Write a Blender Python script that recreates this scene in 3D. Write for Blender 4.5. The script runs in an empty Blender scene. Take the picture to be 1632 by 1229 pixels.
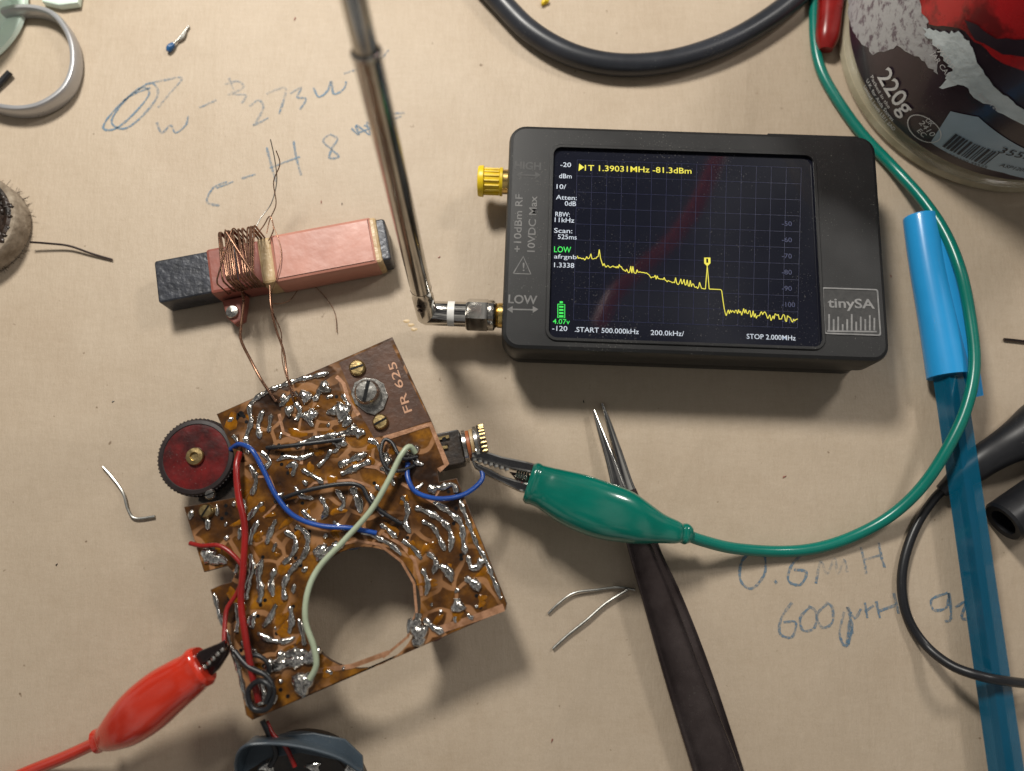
import bpy, math, random, bmesh
from mathutils import Vector, Matrix
from mathutils.geometry import tessellate_polygon
MM=0.001
rnd=random.Random(7)
scene=bpy.context.scene
# ---------------------------------------------------------------- bench survey
CH=188.0; TA=math.radians(12); FO=1200.0
ST,CT=math.sin(TA),math.cos(TA)
def W(u,v,z=0.0):
    """photo measurement -> bench coordinates in mm at a given height above the bench"""
    x=(u-816)/FO; y=(614.5-v)/FO
    k=(CH-z)/(CT-y*ST)
    return Vector((k*x,k*(y*CT+ST),z))
def WL(l): return [W(*p) for p in l]
# ---------------------------------------------------------------- materials
def M(name,col,rough=.5,metal=0.,col2=None,vs=300,bump=0.,bs=900,coat=0.,alpha=1.,trans=0.,emit=0.,rv=.12,lo=.35,hi=.65,spec=.5,dust=0.,aniso=None):
    m=bpy.data.materials.new(name); m.use_nodes=True
    nt=m.node_tree; N=nt.nodes; L=nt.links
    p=N['Principled BSDF']
    tc=N.new('ShaderNodeTexCoord')
    n=N.new('ShaderNodeTexNoise'); n.inputs['Scale'].default_value=vs; n.inputs['Detail'].default_value=6
    n.inputs['Roughness'].default_value=.65
    L.new(tc.outputs['Object'],n.inputs['Vector'])
    r=N.new('ShaderNodeValToRGB')
    if col2 is None: col2=tuple(c*.8 for c in col)
    r.color_ramp.elements[0].position=lo; r.color_ramp.elements[1].position=hi
    r.color_ramp.elements[0].color=(*col2,1); r.color_ramp.elements[1].color=(*col,1)
    L.new(n.outputs['Fac'],r.inputs['Fac']); colout=r.outputs['Color']
    if dust>0:
        dn=N.new('ShaderNodeTexNoise'); dn.inputs['Scale'].default_value=2600; dn.inputs['Detail'].default_value=2
        L.new(tc.outputs['Object'],dn.inputs['Vector'])
        dl=N.new('ShaderNodeTexNoise'); dl.inputs['Scale'].default_value=70; dl.inputs['Detail'].default_value=3
        L.new(tc.outputs['Object'],dl.inputs['Vector'])
        ad=N.new('ShaderNodeMath'); ad.operation='MULTIPLY_ADD'; ad.inputs[1].default_value=.35; L.new(dl.outputs['Fac'],ad.inputs[0]); L.new(dn.outputs['Fac'],ad.inputs[2])
        dm=N.new('ShaderNodeMapRange'); dm.inputs['From Min'].default_value=.86; dm.inputs['From Max'].default_value=.96; dm.inputs['To Max'].default_value=dust
        L.new(ad.outputs[0],dm.inputs['Value'])
        mx=N.new('ShaderNodeMix'); mx.data_type='RGBA'; L.new(dm.outputs['Result'],mx.inputs['Factor']); L.new(colout,mx.inputs['A']); mx.inputs['B'].default_value=(.42,.40,.36,1)
        colout=mx.outputs['Result']
    L.new(colout,p.inputs['Base Color'])
    mr=N.new('ShaderNodeMapRange'); mr.inputs['To Min'].default_value=max(0,rough-rv); mr.inputs['To Max'].default_value=min(1,rough+rv)
    n2=N.new('ShaderNodeTexNoise'); n2.inputs['Scale'].default_value=vs*2.3; n2.inputs['Detail'].default_value=5
    L.new(tc.outputs['Object'],n2.inputs['Vector'])
    L.new(n2.outputs['Fac'],mr.inputs['Value']); L.new(mr.outputs['Result'],p.inputs['Roughness'])
    p.inputs['Metallic'].default_value=metal
    p.inputs['Specular IOR Level'].default_value=spec
    p.inputs['Coat Weight'].default_value=coat; p.inputs['Coat Roughness'].default_value=.06
    p.inputs['Alpha'].default_value=alpha
    p.inputs['Transmission Weight'].default_value=trans
    if emit>0:
        L.new(r.outputs['Color'],p.inputs['Emission Color']); p.inputs['Emission Strength'].default_value=emit
    if bump>0:
        n3=N.new('ShaderNodeTexNoise'); n3.inputs['Scale'].default_value=bs; n3.inputs['Detail'].default_value=4
        L.new(tc.outputs['Object'],n3.inputs['Vector'])
        b=N.new('ShaderNodeBump'); b.inputs['Strength'].default_value=bump; b.inputs['Distance'].default_value=.0004
        L.new(n3.outputs['Fac'],b.inputs['Height']); L.new(b.outputs['Normal'],p.inputs['Normal'])
    return m
def paper_mat():
    m=bpy.data.materials.new('kraft_paper'); m.use_nodes=True
    nt=m.node_tree; N=nt.nodes; L=nt.links; p=N['Principled BSDF']
    tc=N.new('ShaderNodeTexCoord')
    def noise(s,d=5,r=.6,sc=None,rot=0):
        n=N.new('ShaderNodeTexNoise'); n.inputs['Scale'].default_value=s; n.inputs['Detail'].default_value=d; n.inputs['Roughness'].default_value=r
        mp=N.new('ShaderNodeMapping'); mp.inputs['Rotation'].default_value=(0,0,rot)
        if sc: mp.inputs['Scale'].default_value=sc
        L.new(tc.outputs['Object'],mp.inputs['Vector']); L.new(mp.outputs['Vector'],n.inputs['Vector'])
        return n
    big=noise(14,6,.6); mid=noise(120,5,.7); fib=noise(700,4,.8,(1,.22,1),.5); fine=noise(2300,3,.8); fib2=noise(900,3,.8,(.2,1,1),.3)
    r=N.new('ShaderNodeValToRGB'); e=r.color_ramp.elements
    e[0].position=.34;e[0].color=(.405,.318,.226,1); e[1].position=.66;e[1].color=(.53,.435,.332,1)
    def math_(op,a,b):
        x=N.new('ShaderNodeMath'); x.operation=op
        for i,v in enumerate((a,b)):
            if hasattr(v,'links'): L.new(v,x.inputs[i])
            else: x.inputs[i].default_value=v
        return x.outputs[0]
    s=math_('MULTIPLY',big.outputs['Fac'],.22)
    s=math_('ADD',s,math_('MULTIPLY',mid.outputs['Fac'],.16))
    s=math_('ADD',s,math_('MULTIPLY',fib.outputs['Fac'],.20))
    s=math_('ADD',s,math_('MULTIPLY',fib2.outputs['Fac'],.16))
    s=math_('ADD',s,math_('MULTIPLY',fine.outputs['Fac'],.26))
    L.new(s,r.inputs['Fac'])
    sp=noise(420,2,.5); r2=N.new('ShaderNodeValToRGB'); r2.color_ramp.elements[0].position=.20; r2.color_ramp.elements[1].position=.27
    r2.color_ramp.elements[0].color=(.40,.34,.28,1)
    L.new(sp.outputs['Fac'],r2.inputs['Fac'])
    mx=N.new('ShaderNodeMix'); mx.data_type='RGBA'; mx.blend_type='MULTIPLY'; mx.inputs['Factor'].default_value=1
    L.new(r.outputs['Color'],mx.inputs['A']); L.new(r2.outputs['Color'],mx.inputs['B'])
    gr=noise(20,5,.6); r3=N.new('ShaderNodeValToRGB'); r3.color_ramp.elements[0].position=.28; r3.color_ramp.elements[1].position=.50
    r3.color_ramp.elements[0].color=(.91,.885,.86,1); L.new(gr.outputs['Fac'],r3.inputs['Fac'])
    mx2=N.new('ShaderNodeMix'); mx2.data_type='RGBA'; mx2.blend_type='MULTIPLY'; mx2.inputs['Factor'].default_value=1
    L.new(mx.outputs['Result'],mx2.inputs['A']); L.new(r3.outputs['Color'],mx2.inputs['B']); L.new(mx2.outputs['Result'],p.inputs['Base Color'])
    p.inputs['Roughness'].default_value=.55; p.inputs['Specular IOR Level'].default_value=.4
    h=math_('MULTIPLY',noise(18,2,.4,(1,.45,1),.7).outputs['Fac'],2.4)
    h=math_('ADD',h,math_('MULTIPLY',fib.outputs['Fac'],.12))
    h=math_('ADD',h,math_('MULTIPLY',mid.outputs['Fac'],.14))
    vo=N.new('ShaderNodeTexVoronoi'); vo.feature='DISTANCE_TO_EDGE'; vo.inputs['Scale'].default_value=11
    mp=N.new('ShaderNodeMapping'); mp.inputs['Scale'].default_value=(1,.4,1); mp.inputs['Rotation'].default_value=(0,0,.9)
    L.new(tc.outputs['Object'],mp.inputs['Vector']); L.new(mp.outputs['Vector'],vo.inputs['Vector'])
    cr=N.new('ShaderNodeMapRange'); cr.inputs['From Max'].default_value=.04; cr.inputs['To Min'].default_value=.12; cr.inputs['To Max'].default_value=0
    L.new(vo.outputs['Distance'],cr.inputs['Value']); h=math_('ADD',h,cr.outputs['Result'])
    b=N.new('ShaderNodeBump'); b.inputs['Strength'].default_value=.6; b.inputs['Distance'].default_value=.0022
    L.new(h,b.inputs['Height']); L.new(b.outputs['Normal'],p.inputs['Normal'])
    return m
def ink_mat():
    m=M('ballpoint_ink',(.09,.19,.30),.6,col2=(.14,.24,.33),vs=200)
    nt=m.node_tree;N=nt.nodes;L=nt.links;p=N['Principled BSDF']
    tc=N.new('ShaderNodeTexCoord'); n=N.new('ShaderNodeTexNoise'); n.inputs['Scale'].default_value=1500; n.inputs['Detail'].default_value=4
    L.new(tc.outputs['Object'],n.inputs['Vector'])
    n2=N.new('ShaderNodeTexNoise'); n2.inputs['Scale'].default_value=60
    L.new(tc.outputs['Object'],n2.inputs['Vector'])
    a=N.new('ShaderNodeMath');a.operation='MULTIPLY'; L.new(n.outputs['Fac'],a.inputs[0]);L.new(n2.outputs['Fac'],a.inputs[1])
    mr=N.new('ShaderNodeMapRange'); mr.inputs['From Min'].default_value=.13; mr.inputs['From Max'].default_value=.36; mr.inputs['To Max'].default_value=.78
    L.new(a.outputs[0],mr.inputs['Value']); L.new(mr.outputs['Result'],p.inputs['Alpha'])
    return m
def board_mat():
    m=bpy.data.materials.new('etched_lacquered_board'); m.use_nodes=True
    nt=m.node_tree;N=nt.nodes;L=nt.links;p=N['Principled BSDF']
    tc=N.new('ShaderNodeTexCoord')
    w=N.new('ShaderNodeTexNoise'); w.inputs['Scale'].default_value=70; w.inputs['Detail'].default_value=2
    L.new(tc.outputs['Object'],w.inputs['Vector'])
    va=N.new('ShaderNodeVectorMath'); va.operation='SCALE'; va.inputs['Scale'].default_value=.012
    L.new(w.outputs['Color'],va.inputs[0])
    vb=N.new('ShaderNodeVectorMath'); vb.operation='ADD'; L.new(tc.outputs['Object'],vb.inputs[0]); L.new(va.outputs['Vector'],vb.inputs[1])
    v=N.new('ShaderNodeTexVoronoi'); v.feature='DISTANCE_TO_EDGE'; v.inputs['Scale'].default_value=150
    L.new(vb.outputs['Vector'],v.inputs['Vector'])
    r=N.new('ShaderNodeValToRGB'); r.color_ramp.elements[0].position=.06; r.color_ramp.elements[1].position=.085
    r.color_ramp.elements[0].color=(1,1,1,1); r.color_ramp.elements[1].color=(0,0,0,1)
    L.new(v.outputs['Distance'],r.inputs['Fac'])
    n=N.new('ShaderNodeTexNoise'); n.inputs['Scale'].default_value=110; n.inputs['Detail'].default_value=6; n.inputs['Roughness'].default_value=.6
    L.new(tc.outputs['Object'],n.inputs['Vector'])
    rr=N.new('ShaderNodeValToRGB'); e=rr.color_ramp.elements
    e[0].position=.34;e[0].color=(.020,.008,.003,1); e[1].position=.70;e[1].color=(.34,.14,.008,1)
    k=e.new(.48);k.color=(.075,.028,.005,1); k=e.new(.58);k.color=(.16,.062,.006,1)
    L.new(n.outputs['Fac'],rr.inputs['Fac'])
    mk=N.new('ShaderNodeTexNoise'); mk.inputs['Scale'].default_value=60
    L.new(tc.outputs['Object'],mk.inputs['Vector'])
    mr=N.new('ShaderNodeMapRange'); mr.inputs['From Min'].default_value=.44; mr.inputs['From Max'].default_value=.54; mr.inputs['To Max'].default_value=.85
    L.new(mk.outputs['Fac'],mr.inputs['Value'])
    mu=N.new('ShaderNodeMath');mu.operation='MULTIPLY'; L.new(mr.outputs['Result'],mu.inputs[0]); L.new(r.outputs['Color'],mu.inputs[1])
    mx=N.new('ShaderNodeMix');mx.data_type='RGBA'; L.new(mu.outputs[0],mx.inputs['Factor']); L.new(rr.outputs['Color'],mx.inputs['A']); mx.inputs['B'].default_value=(.33,.165,.075,1)
    L.new(mx.outputs['Result'],p.inputs['Base Color'])
    p.inputs['Roughness'].default_value=.3; p.inputs['Specular IOR Level'].default_value=.35; p.inputs['Coat Weight'].default_value=.45; p.inputs['Coat Roughness'].default_value=.07
    n4=N.new('ShaderNodeTexNoise'); n4.inputs['Scale'].default_value=260; n4.inputs['Detail'].default_value=2; L.new(tc.outputs['Object'],n4.inputs['Vector'])
    b=N.new('ShaderNodeBump'); b.inputs['Strength'].default_value=.55; b.inputs['Distance'].default_value=.0007
    L.new(n4.outputs['Fac'],b.inputs['Height']); L.new(b.outputs['Normal'],p.inputs['Normal']); L.new(b.outputs['Normal'],p.inputs['Coat Normal'])
    return m
MAT=dict(
 paper=paper_mat(), ink=ink_mat(), board=board_mat(),
 substrate=M('bare_phenolic',(.105,.050,.030),.40,col2=(.06,.03,.019),vs=180,bump=.25,bs=700,coat=.1,dust=.2,spec=.4),
 edge=M('board_edge',(.09,.05,.03),.6,col2=(.04,.025,.017)),
 copper=M('copper_foil',(.44,.23,.13),.42,.2,col2=(.26,.125,.06),vs=400,bump=.3,lo=.4,hi=.6),
 coptext=M('copper_lettering',(.58,.32,.20),.5,.0,col2=(.45,.24,.14),vs=400),
 solder=M('solder',(.70,.68,.65),.17,1,col2=(.34,.31,.27),vs=420,bump=.8,bs=500,rv=.1,lo=.36,hi=.58),
 flux=M('amber_flux',(.34,.13,.006),.12,col2=(.12,.042,.003),vs=300,coat=.3,alpha=.85,spec=.35),
 chrome=M('chrome',(.66,.64,.60),.12,1,col2=(.5,.48,.45),vs=150,rv=.06),
 steel=M('steel',(.58,.56,.52),.26,1,col2=(.36,.345,.32),vs=500,bump=.15),
 darksteel=M('dark_steel',(.12,.095,.092),.25,.9,col2=(.055,.04,.039),vs=60,bump=.08,bs=300,dust=.2),
 brass=M('brass',(.58,.44,.21),.35,1,col2=(.32,.22,.10),vs=500,bump=.2),
 gold=M('gold_plate',(.80,.56,.2),.25,1),
 coppw=M('copper_wire',(.33,.18,.115),.28,.85,col2=(.16,.085,.055),vs=500),
 case=M('black_plastic_case',(.0125,.0125,.013),.42,col2=(.0085,.0085,.009),vs=60,bump=.08,bs=4000,rv=.08,dust=.3,spec=.4),
 caselow=M('black_plastic_shell',(.011,.011,.012),.42,col2=(.007,.007,.008),vs=60,rv=.08,dust=.25,spec=.4),
 bezel=M('bezel_black',(.005,.005,.006),.3,spec=.4),
 glass=M('display_glass',(.012,.013,.021),.06,col2=(.008,.009,.016),vs=25,rv=.02,spec=.75,dust=.2),
 grid=M('screen_grid',(.014,.018,.055),.3,emit=.09,col2=(.012,.014,.045)),
 syel=M('screen_yellow',(.66,.60,.06),.4,emit=.36,col2=(.55,.50,.05)),
 swht=M('screen_white',(.50,.55,.63),.4,emit=.32,col2=(.42,.47,.55)),
 sgrn=M('screen_green',(.03,.66,.08),.4,emit=.42,col2=(.02,.52,.06)),
 sdim=M('screen_dim_blue',(.026,.034,.09),.4,emit=.14,col2=(.022,.028,.075)),
 print_=M('grey_print',(.17,.165,.16),.6,col2=(.10,.10,.10),vs=800),
 printd=M('faded_print',(.055,.054,.053),.6,col2=(.035,.035,.035),vs=800),
 badge=M('badge_grey',(.26,.255,.25),.4,.2,col2=(.17,.17,.17),vs=400),
 yellow=M('yellow_plastic',(.80,.58,.01),.38,col2=(.68,.46,.008)),
 white=M('white_plastic',(.78,.77,.74),.35),
 ferrite=M('ferrite',(.045,.049,.062),.38,.2,col2=(.018,.02,.026),vs=300,bump=.5,bs=600),
 pink=M('salmon_tape',(.52,.225,.165),.42,col2=(.43,.18,.13),vs=90,bump=.5,bs=160),
 brick=M('brick_red_tape',(.33,.10,.07),.45,col2=(.21,.06,.045),vs=120,bump=.45,bs=260),
 cream=M('cream_tape',(.62,.47,.27),.4,col2=(.42,.27,.12),vs=250,bump=.4),
 green=M('green_vinyl',(.001,.165,.12),.2,col2=(.001,.135,.098),vs=60,coat=.5,rv=.05,bump=.05,bs=150),
 greenw=M('green_wire',(.002,.185,.14),.28,col2=(.002,.15,.115),vs=60,rv=.05),
 red=M('red_vinyl',(.58,.036,.014),.2,col2=(.49,.027,.011),vs=60,coat=.5,rv=.05,bump=.05,bs=150),
 redw=M('red_wire',(.30,.011,.009),.3,col2=(.19,.007,.006),vs=100),
 bluew=M('blue_wire',(.010,.075,.36),.3,col2=(.008,.05,.25),vs=100),
 celw=M('celadon_wire',(.43,.50,.36),.4,col2=(.33,.38,.26),vs=100),
 blackw=M('black_rubber',(.013,.014,.017),.38,col2=(.009,.009,.011),vs=100,rv=.08,dust=.15),
 cable=M('black_cable',(.026,.029,.038),.36,col2=(.015,.017,.022),vs=60,rv=.08,dust=.25),
 cap=M('pen_cap_blue',(.03,.34,.74),.25,col2=(.022,.30,.66),vs=30,coat=.3,rv=.05),
 barrel=M('pen_barrel_blue',(.002,.13,.24),.08,col2=(.002,.11,.20),vs=30,coat=.9,rv=.03,alpha=.62),
 refill=M('refill',(.003,.006,.03),.4),
 knob=M('knob_red',(.15,.009,.009),.33,col2=(.035,.006,.006),vs=160,bump=.35,bs=400,dust=.3),
 knobrim=M('knob_rim',(.022,.014,.014),.5),
 dark=M('dark_bakelite',(.02,.016,.014),.4,col2=(.045,.03,.02),vs=250,bump=.3),
 bluecomp=M('blue_component',(.02,.10,.26),.3),
 silver=M('silver_band',(.46,.46,.47),.3,.5,col2=(.38,.38,.39),vs=40),
 mint=M('mint_plastic',(.70,.82,.74),.3,col2=(.62,.76,.67),vs=30),
 stone=M('grey_brown_cork',(.36,.30,.23),.85,col2=(.17,.13,.09),vs=300,bump=.9,bs=500),
 char=M('charred_rim',(.035,.018,.010),.4,col2=(.010,.007,.005),vs=500,bump=1,bs=500),
 slate=M('slate_vinyl',(.055,.075,.095),.35,col2=(.035,.05,.065),vs=60,bump=.2,bs=200,dust=.25),
 jar=M('clear_jar_plastic',(.70,.64,.48),.1,col2=(.55,.48,.33),vs=60,alpha=.36,coat=.8,rv=.05,bump=.2,bs=60),
 jarrim=M('jar_rim_plastic',(.62,.55,.40),.12,col2=(.40,.34,.22),vs=60,alpha=.62,coat=.9,bump=.3,bs=80),
 jarin=M('jar_contents',(.42,.35,.23),.35,col2=(.24,.19,.11),vs=45),
 aub=M('aubergine_label',(.036,.020,.032),.32,col2=(.024,.013,.021),vs=60,coat=.25,dust=.2),
 worn=M('worn_label',(.40,.40,.41),.55,col2=(.14,.11,.13),vs=420,lo=.38,hi=.5,bump=.3),
 lred=M('red_label',(.52,.016,.02),.3,col2=(.16,.008,.010),vs=90,lo=.38,hi=.5,coat=.3),
 torn=M('torn_paper',(.66,.73,.75),.7,col2=(.5,.57,.59),vs=200,bump=.7,bs=300),
 lblue=M('pale_blue_label',(.38,.48,.56),.45,col2=(.31,.40,.47),vs=60),
 lwhite=M('label_white_ink',(.7,.7,.7),.5),
 lblack=M('label_black_ink',(.02,.025,.04),.5),
 tin=M('tinned_wire',(.46,.45,.42),.35,.8,col2=(.24,.235,.215),vs=400),
 orange=M('orange_ring',(.42,.12,.035),.45),
 rubred=M('red_cable',(.8,.04,.03),.35,col2=(.7,.03,.02)),
)
# ---------------------------------------------------------------- mesh builder
class B:
    def __init__(s): s.v=[];s.f=[];s.m=[];s.mats=[]
    def mi(s,name):
        if name not in s.mats: s.mats.append(name)
        return s.mats.index(name)
    def add(s,vs,fs,mat):
        o=len(s.v); s.v+= [Vector(x) for x in vs]; i=s.mi(mat)
        for f in fs: s.f.append([o+k for k in f]); s.m.append(i)
def cat(P,i,t,closed=False):
    n=len(P)
    g=(lambda j:P[j%n]) if closed else (lambda j:P[min(max(j,0),n-1)])
    a,b,c,d=g(i-1),g(i),g(i+1),g(i+2)
    return [0.5*((2*b[k])+(-a[k]+c[k])*t+(2*a[k]-5*b[k]+4*c[k]-d[k])*t*t+(-a[k]+3*b[k]-3*c[k]+d[k])*t**3) for k in range(len(b))]
def sweep(b,pts,ws,hs=None,mat='steel',n=12,e=2.0,sub=5,upright=False,closed=False,smooth=True,cap=True):
    if not hasattr(ws,'__len__'): ws=[ws]*len(pts)
    if hs is None: hs=ws
    if not hasattr(hs,'__len__'): hs=[hs]*len(pts)
    P=[(p[0],p[1],p[2],w,h) for p,w,h in zip(pts,ws,hs)]
    S=[]
    if smooth:
        for i in range(len(P) if closed else len(P)-1):
            for j in range(sub): S.append(cat(P,i,j/sub,closed))
        if not closed: S.append(P[-1])
    else: S=P
    m=len(S); Q=[Vector(x[:3]) for x in S]
    rings=[];side=None
    for i in range(m):
        if closed: T=Q[(i+1)%m]-Q[i-1]
        else: T=Q[min(i+1,m-1)]-Q[max(i-1,0)]
        if T.length<1e-9: T=Vector((1,0,0))
        T.normalize()
        if side is None or upright:
            s=T.cross(Vector((0,0,1)))
            if s.length<.05: s=side.copy() if side else T.cross(Vector((0,1,0)))
        else: s=side-T*side.dot(T)
        s.normalize(); side=s; up=s.cross(T).normalized()
        w,h=max(S[i][3],1e-4),max(S[i][4],1e-4)
        ring=[]
        for k in range(n):
            a=2*math.pi*k/n; c,sn=math.cos(a),math.sin(a)
            x=math.copysign(abs(c)**(2/e),c)*w; y=math.copysign(abs(sn)**(2/e),sn)*h
            ring.append(Q[i]+s*x+up*y)
        rings.append(ring)
    vs=[p for r in rings for p in r]; fs=[]
    for i in range(m if closed else m-1):
        a=i*n; c=((i+1)%m)*n
        for k in range(n):
            k2=(k+1)%n; fs.append((a+k,a+k2,c+k2,c+k))
    if not closed and cap:
        fs.append(tuple(range(n))[::-1]); fs.append(tuple((m-1)*n+k for k in range(n)))
    b.add(vs,fs,mat)
def inset(o,d):
    n=len(o);r=[]
    for i in range(n):
        a,c,e=Vector(o[i-1][:2]),Vector(o[i][:2]),Vector(o[(i+1)%n][:2])
        t1=(c-a);t2=(e-c)
        if t1.length<1e-6 or t2.length<1e-6: r.append(c);continue
        t1.normalize();t2.normalize()
        n1=Vector((-t1.y,t1.x));n2=Vector((-t2.y,t2.x)); s=(n1+n2)
        if s.length<1e-3: r.append(c);continue
        s.normalize(); r.append(c+s*(d/max(.45,s.dot(n1))))
    return r
def area(o): return .5*sum(o[i-1][0]*o[i][1]-o[i][0]*o[i-1][1] for i in range(len(o)))
def slab(b,o,z0,z1,bev=0.,mat='steel',holes=(),matside=None):
    o=[Vector(p[:2]) for p in o]
    if area(o)<0:o=o[::-1]
    if bev>0: levels=[(z0,bev),(z0+bev*.3,bev*.3),(z0+bev,0),(z1-bev,0),(z1-bev*.3,bev*.3),(z1,bev)]
    else: levels=[(z0,0),(z1,0)]
    n=len(o); vs=[]
    for z,d in levels:
        ring=inset(o,d) if d>0 else o
        vs+=[Vector((p.x,p.y,z)) for p in ring]
    fs=[]
    for l in range(len(levels)-1):
        for k in range(n):
            k2=(k+1)%n; fs.append((l*n+k,l*n+k2,(l+1)*n+k2,(l+1)*n+k))
    b.add(vs,fs,matside or mat)
    for li,fl in ((0,True),(len(levels)-1,False)):
        z=levels[li][0]; ring=vs[li*n:(li+1)*n]
        loops=[ring]+[[Vector((p[0],p[1],z)) for p in h] for h in holes]
        allv=[p for l in loops for p in l]
        tris=tessellate_polygon(loops)
        out=[]
        for t in tris:
            A,C,D=[allv[i] for i in t]; nz=(C-A).cross(D-A).z
            if (nz>0)==fl: t=t[::-1]
            out.append(tuple(t))
        b.add(allv,out,mat)
    for h in holes:
        h=[Vector(p[:2]) for p in h]
        if area(h)>0:h=h[::-1]
        m=len(h); vv=[Vector((p.x,p.y,z0)) for p in h]+[Vector((p.x,p.y,z1)) for p in h]
        b.add(vv,[(k,(k+1)%m,m+(k+1)%m,m+k) for k in range(m)],matside or mat)
def rrect(c,w,h,r,rot=0,seg=6):
    o=[]
    for sx,sy,a0 in ((1,1,0),(-1,1,90),(-1,-1,180),(1,-1,270)):
        for k in range(seg+1):
            a=math.radians(a0+90*k/seg)
            o.append((sx*(w/2-r)+r*math.cos(a),sy*(h/2-r)+r*math.sin(a)))
    cr,sr=math.cos(rot),math.sin(rot)
    return [Vector((c[0]+x*cr-y*sr,c[1]+x*sr+y*cr)) for x,y in o]
def circ(c,r,n=32,ph=0,ry=None): return [Vector((c[0]+r*math.cos(ph+2*math.pi*k/n),c[1]+(ry or r)*math.sin(ph+2*math.pi*k/n))) for k in range(n)]
def lathe(b,prof,c,axis=Vector((0,0,1)),n=32,mat='steel'):
    axis=Vector(axis).normalized(); q=axis.to_track_quat('Z','Y'); c=Vector(c)
    vs=[]
    for r,z in prof:
        for k in range(n):
            a=2*math.pi*k/n; vs.append(c+q@Vector((max(r,1e-4)*math.cos(a),max(r,1e-4)*math.sin(a),z)))
    fs=[]
    for i in range(len(prof)-1):
        for k in range(n):
            k2=(k+1)%n; fs.append((i*n+k,i*n+k2,(i+1)*n+k2,(i+1)*n+k))
    b.add(vs,fs,mat)
def blob(b,c,rx,ry,rz,mat,n=12,rough=.12,rot=0):
    ph=rnd.random()*6; cr,sr=math.cos(rot),math.sin(rot); vs=[];fs=[];R=7
    for i in range(R+1):
        t=math.pi*i/R
        for k in range(n):
            a=2*math.pi*k/n; q=1+rough*math.sin(3*a+ph)*math.sin(t)+rough*.5*math.sin(5*a+ph*2+t)
            x=rx*math.sin(t)*math.cos(a)*q; y=ry*math.sin(t)*math.sin(a)*q
            vs.append(Vector((c[0]+x*cr-y*sr,c[1]+x*sr+y*cr,c[2]+rz*math.cos(t))))
    for i in range(R):
        for k in range(n):
            k2=(k+1)%n; fs.append((i*n+k,(i+1)*n+k,(i+1)*n+k2,i*n+k2))
    b.add(vs,fs,mat)
def ribbon(b,pts,w,z,mat,sub=5,closed=False,smooth=True,wv=0.):
    P=[(p[0],p[1]) for p in pts]; S=[]
    if smooth and len(P)>2:
        for i in range(len(P) if closed else len(P)-1):
            for j in range(sub): S.append(cat(P,i,j/sub,closed))
        if not closed:S.append(P[-1])
    else: S=P
    m=len(S);vs=[]
    for i in range(m):
        if closed: t=Vector(S[(i+1)%m])-Vector(S[i-1])
        else: t=Vector(S[min(i+1,m-1)])-Vector(S[max(i-1,0)])
        if t.length<1e-9:t=Vector((1,0))
        t.normalize(); nn=Vector((-t.y,t.x))*(w/2)*(1+wv*rnd.uniform(-1,1)); c=Vector(S[i])
        vs+=[Vector((*(c+nn),z)),Vector((*(c-nn),z))]
    fs=[(2*i+1,2*((i+1)%m)+1,2*((i+1)%m),2*i) for i in range(m if closed else m-1)]
    b.add(vs,fs,mat)
_tc={}
def text_geo(s,bold):
    if (s,bold) in _tc: return _tc[(s,bold)]
    cu=bpy.data.curves.new('t','FONT'); cu.body=s; cu.size=1; cu.offset=bold; cu.resolution_u=3
    ob=bpy.data.objects.new('t',cu); scene.collection.objects.link(ob)
    dg=bpy.context.evaluated_depsgraph_get(); me=bpy.data.meshes.new_from_object(ob.evaluated_get(dg))
    v=[(p.co.x,p.co.y) for p in me.vertices]; f=[tuple(p.vertices) for p in me.polygons]
    x0=min(p[0] for p in v);x1=max(p[0] for p in v)
    v=[(p[0]-x0,p[1]) for p in v]
    bpy.data.objects.remove(ob); bpy.data.curves.remove(cu); bpy.data.meshes.remove(me)
    _tc[(s,bold)]=(v,f,x1-x0); return _tc[(s,bold)]
def text(b,s,A,Bp,cap,mat,mp,bold=0.0):
    v,f,w=text_geo(s,bold)
    A=Vector(A[:2]);Bp=Vector(Bp[:2]); d=Bp-A; L=d.length; d.normalize(); nn=Vector((-d.y,d.x))
    sx=L/w; sy=cap/.7
    b.add([mp(*(A+d*(x*sx)+nn*(y*sy))) for x,y in v],f,mat)
# ---------------------------------------------------------------- scene objects
base_of={}
def mesh_obj(b,name,base,coll=scene.collection):
    me=bpy.data.meshes.new(name)
    me.from_pydata([(v-base)*MM for v in b.v],[],b.f)
    for x in b.mats: me.materials.append(MAT[x])
    me.polygons.foreach_set('material_index',b.m)
    me.polygons.foreach_set('use_smooth',[True]*len(b.f))
    me.update(); me.set_sharp_from_angle(angle=math.radians(38))
    ob=bpy.data.objects.new(name,me); coll.objects.link(ob); return ob
def thing(name,label,category,base,group=None):
    base=Vector(base); ob=bpy.data.objects.new(name,None); ob.empty_display_size=.01
    scene.collection.objects.link(ob); ob.location=base*MM; base_of[ob]=base
    ob['label']=label; ob['category']=category
    if group: ob['group']=group
    return ob
def part(par,name,b,label=None):
    ob=mesh_obj(b,name,base_of[par]); ob.parent=par; base_of[ob]=base_of[par]
    if label: ob['label']=label
    return ob
def single(b,name,label,category,base,group=None):
    base=Vector(base); ob=mesh_obj(b,name,base); ob.location=base*MM; base_of[ob]=base
    ob['label']=label; ob['category']=category
    if group: ob['group']=group
    return ob
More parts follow.
